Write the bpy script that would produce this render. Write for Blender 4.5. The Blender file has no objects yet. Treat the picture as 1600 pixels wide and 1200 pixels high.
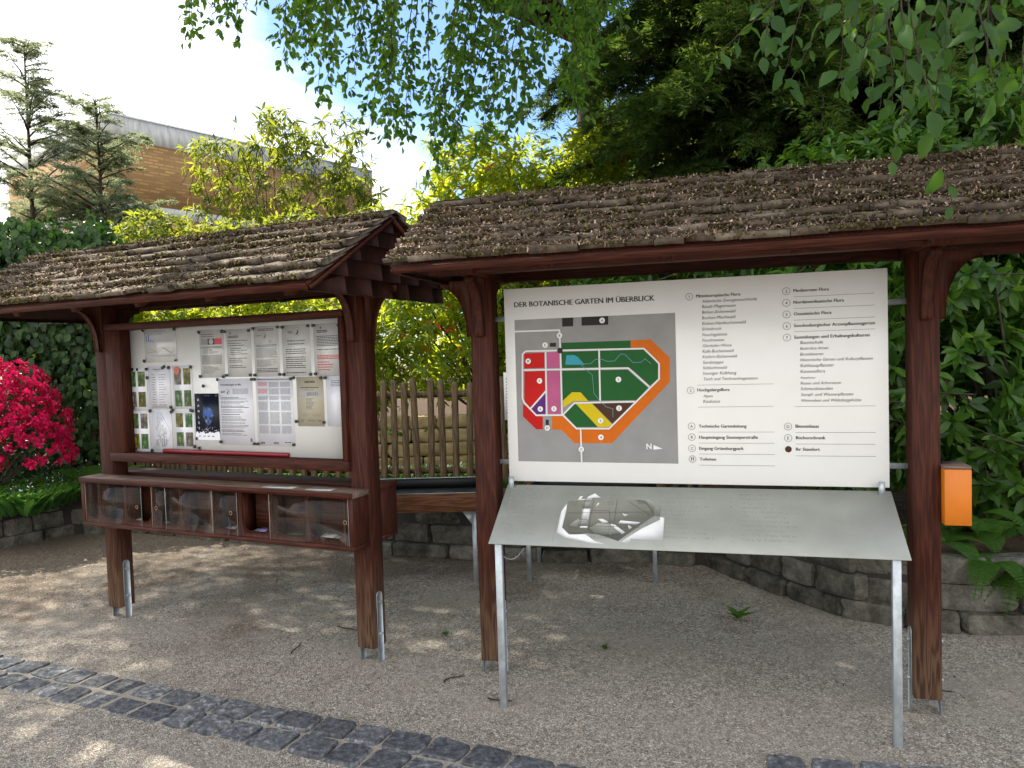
import bpy, math, json
import numpy as np
from mathutils import Matrix, Vector
from mathutils.geometry import tessellate_polygon
sc = bpy.context.scene
COL = sc.collection
PI = math.pi
# ---------------------------------------------------------------- camera
cam = bpy.data.cameras.new('camera'); cam_o = bpy.data.objects.new('camera', cam); COL.objects.link(cam_o)
cam.sensor_width = 36; cam.lens = 1159.9/1600*36; cam.clip_start = .05; cam.clip_end = 2000
_R = Vector((.99953, -.00123, -.03073)); _U = Vector((.0308, .04, .9987)); _F = Vector((0, .9992, -.04))
_R = _F.cross(_U).normalized(); _U = _R.cross(_F).normalized()
cam_o.matrix_world = Matrix(((_R.x,_U.x,-_F.x,0),(_R.y,_U.y,-_F.y,0),(_R.z,_U.z,-_F.z,1.6),(0,0,0,1)))
sc.camera = cam_o
# ---------------------------------------------------------------- light
SUN_DIR = Vector((-.62, .50, .95)).normalized()
elev = math.asin(SUN_DIR.z); azim = math.atan2(SUN_DIR.x, SUN_DIR.y)
w = bpy.data.worlds.new('World'); sc.world = w; w.use_nodes = True
nt = w.node_tree; nt.nodes.clear()
def N(nt, t, **k):
    n = nt.nodes.new(t)
    for a, b in k.items(): setattr(n, a, b)
    return n
sky = N(nt, 'ShaderNodeTexSky'); sky.sky_type = 'NISHITA'; sky.sun_disc = False
sky.sun_elevation = elev; sky.sun_rotation = azim; sky.dust_density = .6; sky.ozone_density = 2.5; sky.air_density = 1.0
tc = N(nt, 'ShaderNodeTexCoord'); mp = N(nt, 'ShaderNodeMapping'); mp.inputs['Scale'].default_value = (1.0, 1.0, 3.2)
no = N(nt, 'ShaderNodeTexNoise'); no.inputs['Scale'].default_value = 1.7; no.inputs['Detail'].default_value = 7; no.inputs['Roughness'].default_value = .58
rp = N(nt, 'ShaderNodeValToRGB'); rp.color_ramp.elements[0].position = .36; rp.color_ramp.elements[1].position = .6
# clouds thicken towards the sun side of the sky
dt = N(nt, 'ShaderNodeVectorMath', operation='DOT_PRODUCT'); dt.inputs[1].default_value = Vector((-.8, .6, .1)).normalized()
ma = N(nt, 'ShaderNodeMath', operation='MULTIPLY_ADD'); ma.inputs[1].default_value = 1.6; ma.inputs[2].default_value = -1.34
ad = N(nt, 'ShaderNodeMath', operation='ADD')
# and an unseen cloud bank is added behind the viewer for whiter, brighter light
sz = N(nt, 'ShaderNodeSeparateXYZ'); mb = N(nt, 'ShaderNodeMath', operation='MULTIPLY_ADD'); mb.inputs[1].default_value = -.5; mb.inputs[2].default_value = -.12; mm = N(nt, 'ShaderNodeMath', operation='MAXIMUM')
mx = N(nt, 'ShaderNodeMixRGB'); mx.inputs[2].default_value = (6.6, 6.6, 6.6, 1)
bg = N(nt, 'ShaderNodeBackground'); bg.inputs['Strength'].default_value = .15
ow = N(nt, 'ShaderNodeOutputWorld')
L = nt.links.new
L(tc.outputs['Generated'], mp.inputs[0]); L(mp.outputs[0], no.inputs['Vector'])
L(tc.outputs['Generated'], dt.inputs[0]); L(dt.outputs['Value'], ma.inputs[0]); L(tc.outputs['Generated'], sz.inputs[0]); L(sz.outputs['Y'], mb.inputs[0]); L(ma.outputs[0], mm.inputs[0]); L(mb.outputs[0], mm.inputs[1]); L(mm.outputs[0], ad.inputs[1]); L(no.outputs['Fac'], ad.inputs[0])
L(ad.outputs[0], rp.inputs[0]); L(rp.outputs[0], mx.inputs[0]); tn = N(nt, 'ShaderNodeMixRGB', blend_type='MULTIPLY'); tn.inputs[0].default_value = 1; tn.inputs[2].default_value = (.6, .68, .78, 1); L(sky.outputs[0], tn.inputs[1]); L(tn.outputs[0], mx.inputs[1]); L(mx.outputs[0], bg.inputs[0]); L(bg.outputs[0], ow.inputs[0])
sun = bpy.data.lights.new('sun', 'SUN'); sun.energy = 5; sun.angle = math.radians(.5); sun.color = (1, .93, .8)
sun_o = bpy.data.objects.new('sun', sun); COL.objects.link(sun_o); sun_o.rotation_euler = (-SUN_DIR).to_track_quat('-Z', 'Y').to_euler()
sc.view_settings.view_transform = 'Standard'; sc.view_settings.look = 'None'; sc.view_settings.gamma = 1
sc.view_settings.exposure = 1.15
sc.cycles.use_denoising = True
sc.cycles.max_bounces = 8; sc.cycles.transparent_max_bounces = 16; sc.cycles.diffuse_bounces = 3
# ---------------------------------------------------------------- materials
def mat(name, rough=.6, spec=.5):
    m = bpy.data.materials.new(name); m.use_nodes = True
    t = m.node_tree; b = t.nodes['Principled BSDF']; b.inputs['Roughness'].default_value = rough
    b.inputs['Specular IOR Level'].default_value = spec
    return m, t, b
def plain(name, c, rough=.6, metal=0, spec=.5, coat=0):
    m, t, b = mat(name, rough, spec); b.inputs['Base Color'].default_value = (*c, 1); b.inputs['Metallic'].default_value = metal
    b.inputs['Coat Weight'].default_value = coat
    # faint grime so no surface is one flat value
    n = N(t, 'ShaderNodeTexNoise'); n.inputs['Scale'].default_value = 9; n.inputs['Detail'].default_value = 5
    o = N(t, 'ShaderNodeTexCoord'); t.links.new(o.outputs['Object'], n.inputs['Vector'])
    r = N(t, 'ShaderNodeMapRange'); r.inputs[1].default_value = .3; r.inputs[2].default_value = .7; r.inputs[3].default_value = .9; r.inputs[4].default_value = 1.06
    if min(c) > .6: r.inputs[3].default_value = .975; r.inputs[4].default_value = 1.01
    x = N(t, 'ShaderNodeMixRGB', blend_type='MULTIPLY'); x.inputs[0].default_value = 1; x.inputs[1].default_value = (*c, 1)
    t.links.new(n.outputs['Fac'], r.inputs[0]); t.links.new(r.outputs[0], x.inputs[2]); t.links.new(x.outputs[0], b.inputs['Base Color'])
    return m
def ramp(t, stops):
    r = N(t, 'ShaderNodeValToRGB'); e = r.color_ramp.elements
    while len(e) < len(stops): e.new(.5)
    for i, (p, c) in enumerate(stops): e[i].position = p; e[i].color = (*c, 1)
    return r
def noise_mat(name, stops, scale, rough=.8, bump=.3, bdist=.01, stretch=(1,1,1), detail=8, island=0, spec=.3, rgh=.6, bscale=None):
    m, t, b = mat(name, rough, spec)
    o = N(t, 'ShaderNodeTexCoord'); mp = N(t, 'ShaderNodeMapping'); mp.inputs['Scale'].default_value = stretch
    n = N(t, 'ShaderNodeTexNoise'); n.inputs['Scale'].default_value = scale; n.inputs['Detail'].default_value = detail; n.inputs['Roughness'].default_value = rgh
    L = t.links.new
    L(o.outputs['Object'], mp.inputs[0]); L(mp.outputs[0], n.inputs['Vector'])
    fac = n.outputs['Fac']
    if island:
        g = N(t, 'ShaderNodeNewGeometry'); a = N(t, 'ShaderNodeMath', operation='MULTIPLY_ADD'); a.inputs[1].default_value = island; 
        s = N(t, 'ShaderNodeMath', operation='SUBTRACT'); s.inputs[1].default_value = island/2
        L(g.outputs['Random Per Island'], a.inputs[0]); L(fac, a.inputs[2]); L(a.outputs[0], s.inputs[0]); fac = s.outputs[0]
    r = ramp(t, stops); L(fac, r.inputs[0]); L(r.outputs[0], b.inputs['Base Color'])
    if bump:
        n2 = N(t, 'ShaderNodeTexNoise'); n2.inputs['Scale'].default_value = bscale or scale*2; n2.inputs['Detail'].default_value = 6
        L(mp.outputs[0], n2.inputs['Vector'])
        u = N(t, 'ShaderNodeBump'); u.inputs['Strength'].default_value = bump; u.inputs['Distance'].default_value = bdist
        L(n2.outputs['Fac'], u.inputs['Height']); L(u.outputs[0], b.inputs['Normal'])
    return m
def wood(name, stretch, c0, c1, c2, weather=False):
    m, t, b = mat(name, .6, .2); L = t.links.new
    o = N(t, 'ShaderNodeTexCoord'); mp = N(t, 'ShaderNodeMapping'); mp.inputs['Scale'].default_value = stretch
    L(o.outputs['Object'], mp.inputs[0])
    n0 = N(t, 'ShaderNodeTexNoise'); n0.inputs['Scale'].default_value = 1.1; n0.inputs['Detail'].default_value = 3
    L(mp.outputs[0], n0.inputs['Vector'])
    mx = N(t, 'ShaderNodeMath', operation='MULTIPLY'); mx.inputs[1].default_value = 60; L(n0.outputs['Fac'], mx.inputs[0])
    si = N(t, 'ShaderNodeMath', operation='SINE'); L(mx.outputs[0], si.inputs[0])
    n1 = N(t, 'ShaderNodeTexNoise'); n1.inputs['Scale'].default_value = 6; n1.inputs['Detail'].default_value = 6; L(mp.outputs[0], n1.inputs['Vector'])
    a = N(t, 'ShaderNodeMath', operation='MULTIPLY_ADD'); a.inputs[1].default_value = .16; L(si.outputs[0], a.inputs[0]); L(n1.outputs['Fac'], a.inputs[2])
    r = ramp(t, [(.25, c0), (.5, c1), (.75, c2)]); L(a.outputs[0], r.inputs[0]); col = r.outputs[0]
    if weather:   # foot of the posts worn grey-brown by splash water
        sx = N(t, 'ShaderNodeSeparateXYZ'); L(o.outputs['Object'], sx.inputs[0])
        ad = N(t, 'ShaderNodeMath', operation='MULTIPLY_ADD'); ad.inputs[1].default_value = .5; L(n1.outputs['Fac'], ad.inputs[0]); L(sx.outputs['Z'], ad.inputs[2])
        mr = N(t, 'ShaderNodeMapRange'); mr.inputs[1].default_value = .3; mr.inputs[2].default_value = .85; mr.inputs[3].default_value = .75; mr.inputs[4].default_value = 0
        L(ad.outputs[0], mr.inputs[0])
        r2 = ramp(t, [(.3, (.07,.04,.025)), (.6, (.19,.125,.08))]); L(a.outputs[0], r2.inputs[0])
        x = N(t, 'ShaderNodeMixRGB'); L(mr.outputs[0], x.inputs[0]); L(col, x.inputs[1]); L(r2.outputs[0], x.inputs[2]); col = x.outputs[0]
    L(col, b.inputs['Base Color'])
    u = N(t, 'ShaderNodeBump'); u.inputs['Strength'].default_value = .45; u.inputs['Distance'].default_value = .002
    L(a.outputs[0], u.inputs['Height']); L(u.outputs[0], b.inputs['Normal'])
    return m
def leafmat(name, cols, tcols, trans=.4, rough=.4, spec=.5):
    m, t, b = mat(name, min(rough+.08,.7), spec*.42); L = t.links.new
    g = N(t, 'ShaderNodeNewGeometry')
    k = len(cols); r = ramp(t, [(i/(k-1) if k > 1 else 0, c) for i, c in enumerate(cols)]); L(g.outputs['Random Per Island'], r.inputs[0]); L(r.outputs[0], b.inputs['Base Color'])
    tr = N(t, 'ShaderNodeBsdfTranslucent'); k = len(tcols); r2 = ramp(t, [(i/(k-1) if k > 1 else 0, c) for i, c in enumerate(tcols)]); L(g.outputs['Random Per Island'], r2.inputs[0]); L(r2.outputs[0], tr.inputs[0])
    ms = N(t, 'ShaderNodeMixShader'); ms.inputs[0].default_value = trans
    L(b.outputs[0], ms.inputs[1]); L(tr.outputs[0], ms.inputs[2]); L(ms.outputs[0], t.nodes['Material Output'].inputs['Surface'])
    return m
RB = ((.027,.0068,.0038),(.048,.0118,.0062),(.072,.019,.0098))
WV = wood('stained_wood_upright', (16,16,1.1), *RB, weather=True)
WH = wood('stained_wood_along', (1.1,16,16), *RB)
WD = wood('stained_wood_across', (16,1.1,16), *RB)
WTOP = wood('weathered_shelf_wood', (1.1,16,16), (.075,.045,.035), (.15,.1,.08), (.21,.15,.12))
WORANGE = wood('planter_wood', (1.1,16,16), (.07,.028,.012), (.13,.055,.025), (.18,.08,.035))
WPALE = wood('paling_wood', (16,16,1.1), (.05,.034,.018), (.11,.075,.04), (.16,.11,.06))
SHING = noise_mat('weathered_shingle', [(.25,(.026,.019,.013)),(.5,(.083,.064,.046)),(.75,(.18,.15,.115))], 14, .9, .6, .006, (1,2,1), island=.22)
GSHING = wood('gable_shingle', (5,5,1.4), (.022,.0066,.0045),(.028,.0085,.0058),(.036,.0115,.0078))
MOSS = noise_mat('moss', [(.3,(.03,.024,.008)),(.55,(.075,.062,.02)),(.75,(.15,.12,.05))], 60, .95, .5, .004, island=.3)
LITTER = noise_mat('dry_catkins', [(.2,(.08,.052,.035)),(.45,(.2,.135,.09)),(.8,(.4,.3,.22))], 20, .9, 0, island=.7)
STEEL = noise_mat('galvanised_steel', [(.3,(.3,.34,.37)),(.5,(.42,.47,.5)),(.7,(.58,.62,.65))], 22, .45, .05, .001, (1,1,.6), spec=.6)
STEEL.node_tree.nodes['Principled BSDF'].inputs['Metallic'].default_value = .55
PLATE = noise_mat('tactile_metal', [(.3,(.27,.285,.255)),(.7,(.34,.355,.325))], 5, .42, .02, .001, spec=.5)
PLATE.node_tree.nodes['Principled BSDF'].inputs['Metallic'].default_value = .25
WHITE = plain('sign_white', (.76,.77,.765), .2, spec=.5)
BOARD = plain('whiteboard', (.80,.82,.81), .3)
INK = plain('ink', (.02,.02,.022), .5)
GREYINK = plain('grey_ink', (.13,.13,.14), .6)
REDINK = plain('red_ink', (.5,.03,.04), .6)
PAPER = plain('paper', (.74,.76,.83), .3, coat=.3)
PAPERW = plain('laminated_paper', (.60,.62,.62), .25, coat=.4)
BEIGE = plain('beige_paper', (.45,.42,.32), .35)
BLACKM = plain('magnet_black', (.012,.012,.014), .35)
DARKPOSTER = noise_mat('night_poster', [(.3,(.004,.006,.012)),(.7,(.012,.018,.035))], 8, .3, 0)
SKULL = noise_mat('blue_skull_print', [(.3,(.01,.03,.12)),(.55,(.04,.12,.38)),(.75,(.2,.4,.75))], 28, .3, 0)
GLASS = bpy.data.materials.new('acrylic_pane'); GLASS.use_nodes = True
_t = GLASS.node_tree; _t.nodes.clear(); _a = N(_t,'ShaderNodeBsdfTransparent'); _a.inputs[0].default_value = (.93,.93,.91,1); _g = N(_t,'ShaderNodeBsdfGlossy'); _g.inputs['Roughness'].default_value = .02
_d = N(_t,'ShaderNodeBsdfDiffuse'); _d.inputs[0].default_value = (.4,.36,.3,1); _m0 = N(_t,'ShaderNodeMixShader'); _m0.inputs[0].default_value = .008
_w = N(_t,'ShaderNodeLayerWeight'); _w.inputs[0].default_value = .25; _f = N(_t,'ShaderNodeMath', operation='MULTIPLY_ADD'); _f.inputs[1].default_value = .06; _f.inputs[2].default_value = .012; _t.links.new(_w.outputs['Facing'],_f.inputs[0]); _m = N(_t,'ShaderNodeMixShader'); _o = N(_t,'ShaderNodeOutputMaterial')
_t.links.new(_a.outputs[0],_m0.inputs[1]); _t.links.new(_d.outputs[0],_m0.inputs[2]); _t.links.new(_f.outputs[0],_m.inputs[0]); _t.links.new(_m0.outputs[0],_m.inputs[1]); _t.links.new(_g.outputs[0],_m.inputs[2]); _t.links.new(_m.outputs[0],_o.inputs[0])
# ---------------------------------------------------------------- mesh builder
class G:
    def __init__(s): s.v=[]; s.f=[]; s.m=[]; s.n=0
    def add(s, V, F, m=0):
        V = np.asarray(V, float).reshape(-1,3)
        if isinstance(F, np.ndarray): s.f.append(F + s.n); s.m.append(np.full(len(F), m))
        else:
            by = {}
            for f in F: by.setdefault(len(f), []).append(f)
            for k, fs in by.items(): a = np.array(fs)+s.n; s.f.append(a); s.m.append(np.full(len(a), m))
        s.v.append(V); s.n += len(V)
        return s
    def box(s, x0,x1,y0,y1,z0,z1, m=0, M=None):
        V = np.array([(x,y,z) for z in (z0,z1) for y in (y0,y1) for x in (x0,x1)], float)
        if M is not None: V = V @ np.array(M.to_3x3()).T + np.array(M.translation)
        return s.add(V, [(0,2,3,1),(4,5,7,6),(0,1,5,4),(2,6,7,3),(0,4,6,2),(1,3,7,5)], m)
    def prism(s, pts, ax, a, b, m=0):   # pts 2D outline, extruded along axis ax from a to b
        n = len(pts); o = [i for i in range(3) if i != ax]; V = np.zeros((2*n,3))
        for k, c in enumerate((a,b)):
            V[k*n:(k+1)*n, o[0]] = [p[0] for p in pts]; V[k*n:(k+1)*n, o[1]] = [p[1] for p in pts]; V[k*n:(k+1)*n, ax] = c
        tri = tessellate_polygon([[Vector((p[0],p[1],0)) for p in pts]])
        F = [tuple(t) for t in tri]+[tuple(i+n for i in reversed(t)) for t in tri]+[(i,(i+1)%n,(i+1)%n+n,i+n) for i in range(n)]
        return s.add(V, F, m)
    def tube(s, P, R, k=6, m=0, cap=True):
        P = np.asarray(P, float); n = len(P); R = np.broadcast_to(np.asarray(R, float), (n,))
        T = np.gradient(P, axis=0); T /= np.linalg.norm(T, axis=1)[:,None]+1e-9
        a = np.array((0,0,1.)) if abs(T[0][2]) < .8 else np.array((1.,0,0))
        X = np.cross(T, a); X /= np.linalg.norm(X, axis=1)[:,None]+1e-9; Y = np.cross(T, X)
        th = np.arange(k)*2*PI/k
        V = P[:,None] + R[:,None,None]*(np.cos(th)[None,:,None]*X[:,None]+np.sin(th)[None,:,None]*Y[:,None])
        i = np.arange(n-1)[:,None]*k; j = np.arange(k)[None]; j2 = (j+1)%k
        F = np.stack([i+j, i+j2, i+k+j2, i+k+j], -1).reshape(-1,4)
        s.add(V.reshape(-1,3), F, m)
        if cap and k > 3:
            s.add(V[0][::-1], [tuple(range(k))], m); s.add(V[-1], [tuple(range(k))], m)
        return s
    def build(s, name, mats, parent=None, smooth=False, bevel=0):
        me = bpy.data.meshes.new(name); V = np.concatenate(s.v); me.vertices.add(len(V)); me.vertices.foreach_set('co', V.ravel())
        cnt = np.concatenate([np.full(len(f), f.shape[1]) for f in s.f]); lp = np.concatenate([f.ravel() for f in s.f])
        st = np.concatenate([[0], np.cumsum(cnt)[:-1]])
        me.loops.add(len(lp)); me.loops.foreach_set('vertex_index', lp.astype(np.int32)); me.polygons.add(len(cnt))
        me.polygons.foreach_set('loop_start', st.astype(np.int32)); me.polygons.foreach_set('loop_total', cnt.astype(np.int32))
        me.polygons.foreach_set('material_index', np.concatenate(s.m).astype(np.int32))
        if smooth: me.polygons.foreach_set('use_smooth', np.ones(len(cnt), bool))
        me.update(calc_edges=True); me.validate()
        for x in (mats if isinstance(mats, (list,tuple)) else [mats]): me.materials.append(x)
        o = bpy.data.objects.new(name, me); COL.objects.link(o)
        if parent: o.parent = parent
        if bevel: b = o.modifiers.new('bevel','BEVEL'); b.width = bevel; b.segments = 1; b.limit_method = 'ANGLE'
        return o
def tag(o, label=None, cat=None, group=None, kind=None):
    if label: o['label'] = label
    if cat: o['category'] = cat
    if group: o['group'] = group
    if kind: o['kind'] = kind
    return o
def thing(name, label, cat, loc=(0,0,0), rz=0, group=None):
    o = bpy.data.objects.new(name, None); COL.objects.link(o); o.location = loc; o.rotation_euler = (0,0,rz); o.empty_display_size = .1
    return tag(o, label, cat, group)
def copy_tree(o, parent=None):
    c = o.copy(); COL.objects.link(c); c.parent = parent
    for ch in list(o.children): copy_tree(ch, c)
    return c
rng = np.random.default_rng(7)
def unit(a): return a/(np.linalg.norm(a, axis=-1, keepdims=True)+1e-9)
def leaves(g, P, D, Nn, Ln, Wd, kind=0, m=0):
    P=np.asarray(P,float); n=len(P)
    if n == 0: return
    D=unit(np.broadcast_to(D,(n,3))); S=unit(np.cross(D, np.broadcast_to(Nn,(n,3)))); Q=np.cross(S,D)
    Ln=np.broadcast_to(Ln,(n,))[:,None]; Wd=np.broadcast_to(Wd,(n,))[:,None]
    if kind == 0:
        V=np.stack([P, P+D*Ln*.42-S*Wd*.5+Q*Wd*.16, P+D*Ln-Q*Ln*.08, P+D*Ln*.42+S*Wd*.5+Q*Wd*.16],1)
        F=np.array([(0,1,2),(0,2,3)])
    else:
        f=lambda a,b,c: P+D*Ln*a+S*Wd*b+Q*(Wd*abs(b)*.35-Ln*c)
        V=np.stack([f(0,0,0),f(.22,-.33,0.01),f(.22,.33,.01),f(.3,0,.01),f(.52,-.5,.04),f(.52,.5,.04),f(.6,0,.05),f(.8,-.3,.12),f(.8,.3,.12),f(1,0,.2)],1)
        F=np.array([(0,3,1,1),(0,2,3,3),(1,3,6,4),(3,2,5,6),(4,6,9,7),(6,5,8,9)])
        T=np.array([(0,3,1),(0,2,3)]); F=F[2:]
        k=V.shape[1]; b=(np.arange(n)*k)[:,None,None]
        s0=g.n; g.add(V.reshape(-1,3), (F[None]+b).reshape(-1,4), m)
        g.f.append((T[None]+b).reshape(-1,3)+s0); g.m.append(np.full(2*n, m)); return
    k=V.shape[1]; b=(np.arange(n)*k)[:,None,None]
    g.add(V.reshape(-1,3), (F[None]+b).reshape(-1,3), m)
def rdir(n): return unit(rng.normal(size=(n,3)))
def limb(g, a, b, r0, r1, wob=.06, n=8, sag=0, k=6, m=0):
    a=np.array(a,float); b=np.array(b,float); t=np.linspace(0,1,n)[:,None]; d=np.linalg.norm(b-a)
    P=a+(b-a)*t + np.cumsum(rng.normal(size=(n,3)),0)*wob*d/ n *np.sin(t*PI)**.5 + np.array((0,0,1.))*(-sag*d*4*(t-t*t))
    P[0]=a; g.tube(P, r0+(r1-r0)*t[:,0], k, m); return P
def blobpts(n, ell, shell=.55):
    """points in a union of ellipsoids ((c),(r)), biased towards the skin"""
    vol=np.array([np.prod(e[1])**(2/3) for e in ell]); pick=rng.choice(len(ell), n, p=vol/vol.sum())
    C=np.array([e[0] for e in ell],float)[pick]; Rr=np.array([e[1] for e in ell],float)[pick]; d=rdir(n); r=shell+(1-shell)*rng.random((n,1))**.6
    return C+d*Rr*r, d
def whorl_crown(g, C, out, per, Ln, Wd, spread=.9, droop=.2, kind=1, m=0, stem=.5, up=.6, jl=.25):
    """rosettes of leaves around shoot tips C pointing out"""
    n=len(C); ax=unit(out+np.array((0,0,up))+rng.normal(size=(n,3))*.35)
    a=unit(np.cross(ax, rdir(n))); b=np.cross(ax,a)
    for j in range(per):
        th=2.4*j+rng.random(n)*.7; rad=a*np.cos(th)[:,None]+b*np.sin(th)[:,None]
        D=unit(rad*spread+ax*(.25+.9*(j/per))+np.array((0,0,-droop))*rng.random((n,1))*2)
        base=C-ax*(Ln*stem*(1-j/per))*rng.random((n,1))
        ll=Ln*(1-jl+2*jl*rng.random(n)); leaves(g, base, D, ax+rng.normal(size=(n,3))*.25, ll, ll/Ln*Wd, kind, m)
# ---------------------------------------------------------------- ground
def gravel_mat():
    m, t, b = mat('gravel', .95, .2); L = t.links.new
    o = N(t,'ShaderNodeTexCoord'); P = o.outputs['Object']
    v = N(t,'ShaderNodeTexVoronoi'); v.inputs['Scale'].default_value = 190; L(P, v.inputs['Vector'])
    v2 = N(t,'ShaderNodeTexVoronoi'); v2.inputs['Scale'].default_value = 62; L(P, v2.inputs['Vector'])
    sp = N(t,'ShaderNodeSeparateColor'); L(v.outputs['Color'], sp.inputs[0])
    sp2 = N(t,'ShaderNodeSeparateColor'); L(v2.outputs['Color'], sp2.inputs[0])
    r = ramp(t, [(0,(.135,.118,.098)),(.35,(.27,.24,.202)),(.7,(.375,.338,.288)),(.93,(.48,.435,.375)),(1,(.66,.64,.6))]); L(sp.outputs[0], r.inputs[0])
    r2 = ramp(t, [(0,(.45,.42,.4)),(.5,(.95,.93,.9)),(1,(1.35,1.3,1.25))]); L(sp2.outputs[1], r2.inputs[0])
    x = N(t,'ShaderNodeMixRGB', blend_type='MULTIPLY'); x.inputs[0].default_value = .55; L(r.outputs[0], x.inputs[1]); L(r2.outputs[0], x.inputs[2])
    # patches: fine sand showing, brown litter trodden in plus painted shade towards the wall
    n = N(t,'ShaderNodeTexNoise'); n.inputs['Scale'].default_value = 1.4; n.inputs['Detail'].default_value = 9; n.inputs['Roughness'].default_value = .62; L(P, n.inputs['Vector'])
    mr = N(t,'ShaderNodeMapRange'); mr.inputs[1].default_value = .46; mr.inputs[2].default_value = .66; mr.inputs[4].default_value = .6; L(n.outputs['Fac'], mr.inputs[0])
    x2 = N(t,'ShaderNodeMixRGB'); x2.inputs[2].default_value = (.33,.29,.24,1); L(mr.outputs[0], x2.inputs[0]); L(x.outputs[0], x2.inputs[1])
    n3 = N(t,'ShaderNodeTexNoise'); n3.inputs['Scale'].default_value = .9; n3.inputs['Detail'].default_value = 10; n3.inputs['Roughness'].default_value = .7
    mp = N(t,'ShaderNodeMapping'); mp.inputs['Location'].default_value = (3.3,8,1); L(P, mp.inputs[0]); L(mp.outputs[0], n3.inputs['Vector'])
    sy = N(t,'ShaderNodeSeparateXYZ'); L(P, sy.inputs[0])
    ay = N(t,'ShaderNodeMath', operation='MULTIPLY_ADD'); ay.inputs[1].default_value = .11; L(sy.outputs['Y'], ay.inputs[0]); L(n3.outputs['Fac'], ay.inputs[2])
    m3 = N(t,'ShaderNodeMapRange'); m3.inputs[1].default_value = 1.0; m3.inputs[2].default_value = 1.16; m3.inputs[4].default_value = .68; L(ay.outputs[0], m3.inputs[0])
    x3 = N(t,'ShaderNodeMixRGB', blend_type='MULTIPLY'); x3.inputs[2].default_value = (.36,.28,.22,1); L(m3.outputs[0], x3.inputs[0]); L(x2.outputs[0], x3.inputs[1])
    L(x3.outputs[0], b.inputs['Base Color'])
    u = N(t,'ShaderNodeBump'); u.inputs['Strength'].default_value = .9; u.inputs['Distance'].default_value = .006; u.invert = True
    L(v.outputs['Distance'], u.inputs['Height']); L(u.outputs[0], b.inputs['Normal'])
    return m
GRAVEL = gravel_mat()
xs = np.concatenate([[-120,-40,-15],np.linspace(-7,5,49),[10,30,120]]); ys = np.concatenate([[-60,-15,-3],np.linspace(0,9,37),[20,60,150]])
g = G(); XX,YY = np.meshgrid(xs, ys); ZZ = .012*np.sin(XX*1.7+YY)*np.sin(YY*1.3-XX*.6)-.006
ZZ[(np.abs(XX)>8)|(YY>9)|(YY<0)] = -.006
V = np.stack([XX,YY,ZZ],-1).reshape(-1,3); nx=len(xs); i=np.arange(len(ys)-1)[:,None]*nx; j=np.arange(nx-1)[None]
g.add(V, np.stack([i+j,i+j+1,i+nx+j+1,i+nx+j],-1).reshape(-1,4))
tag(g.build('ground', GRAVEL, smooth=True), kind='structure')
def gz(x,y): return .012*np.sin(x*1.7+y)*np.sin(y*1.3-x*.6)-.006
# loose pebbles
PEB = noise_mat('pebbles', [(.15,(.09,.08,.07)),(.45,(.24,.22,.195)),(.7,(.36,.335,.3)),(.95,(.7,.68,.64))], 30, .9, 0, island=.9)
n=17000; y=2.3+4.2*rng.random(n)**1.5; x=(rng.random(n)-.5)*2*(.72*y+.2); keep=~((y>5.0)&(x>1.5)); x=x[keep]; y=y[keep]; n=len(x)
s=.0014+.0034*rng.random(n)**3; s[rng.random(n)<.03]*=1.6
B=np.array([(1,0,0),(-.6,.8,0),(-.5,-.9,0),(.1,.1,1.)]); B=np.array([(1,.1,0),(.1,1,.1),(-1,0,0),(0,-1,.1),(.1,.1,.75)])
th=rng.random(n)*2*PI; c,si=np.cos(th),np.sin(th); Vb=B[None]*(s[:,None,None]*(.7+.6*rng.random((n,5,3))))
Vx=Vb[...,0]*c[:,None]-Vb[...,1]*si[:,None]; Vy=Vb[...,0]*si[:,None]+Vb[...,1]*c[:,None]
V=np.stack([Vx+x[:,None],Vy+y[:,None],Vb[...,2]+gz(x,y)[:,None]+.0005],-1)
F=np.array([(0,1,4),(1,2,4),(2,3,4),(3,0,4)]); g=G(); g.add(V.reshape(-1,3), (F[None]+(np.arange(n)*5)[:,None,None]).reshape(-1,3))
tag(g.build('loose_gravel', PEB), kind='stuff')
# ---------------------------------------------------------------- stones
def rock(g, c, t, l, h, d, seed, m=0, rnd=5.0, rough=.035, flat=0):
    """a rough-hewn stone: rounded block l along t, d deep, h high, standing on c"""
    k=7; r=np.random.default_rng(seed); q=np.linspace(-1,1,k); Vs=[];Fs=[];o=0
    for ax in range(3):
        for sg in (-1,1):
            A,Bq=np.meshgrid(q,q,indexing='ij'); p=np.zeros((k,k,3)); oo=[i for i in range(3) if i!=ax]
            p[...,ax]=sg; p[...,oo[0]]=A; p[...,oo[1]]=Bq; Vs.append(p.reshape(-1,3))
            i=np.arange(k-1)[:,None]*k; jj=np.arange(k-1)[None]; f=np.stack([i+jj,i+k+jj,i+k+jj+1,i+jj+1],-1).reshape(-1,4)
            if (sg>0)==(ax==1): f=f[:,::-1]
            Fs.append(f+o); o+=k*k
    P=np.concatenate(Vs); nrm=(np.abs(P)**rnd).sum(1)**(1/rnd); P=P/nrm[:,None]*1.0
    ph=r.random((6,3))*6; fr=r.normal(size=(6,3))*2.6
    disp=sum(np.sin(P@fr[i]*1.0+ph[i,0])*(.6**i if i<3 else .25) for i in range(6))
    P=P*(1+rough*disp[:,None]); half=np.array((l/2,d/2,h/2)); P=P*half; 
    if flat: P[:,2]=np.minimum(P[:,2],h/2*flat)
    t=np.array((t[0],t[1],0),float); t/=np.linalg.norm(t); nn=np.array((-t[1],t[0],0)); W=P[:,:1]*t+P[:,1:2]*nn+P[:,2:]*np.array((0,0,1.))
    g.add(W+np.array(c)+np.array((0,0,h/2)), np.concatenate(Fs), m)
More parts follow.
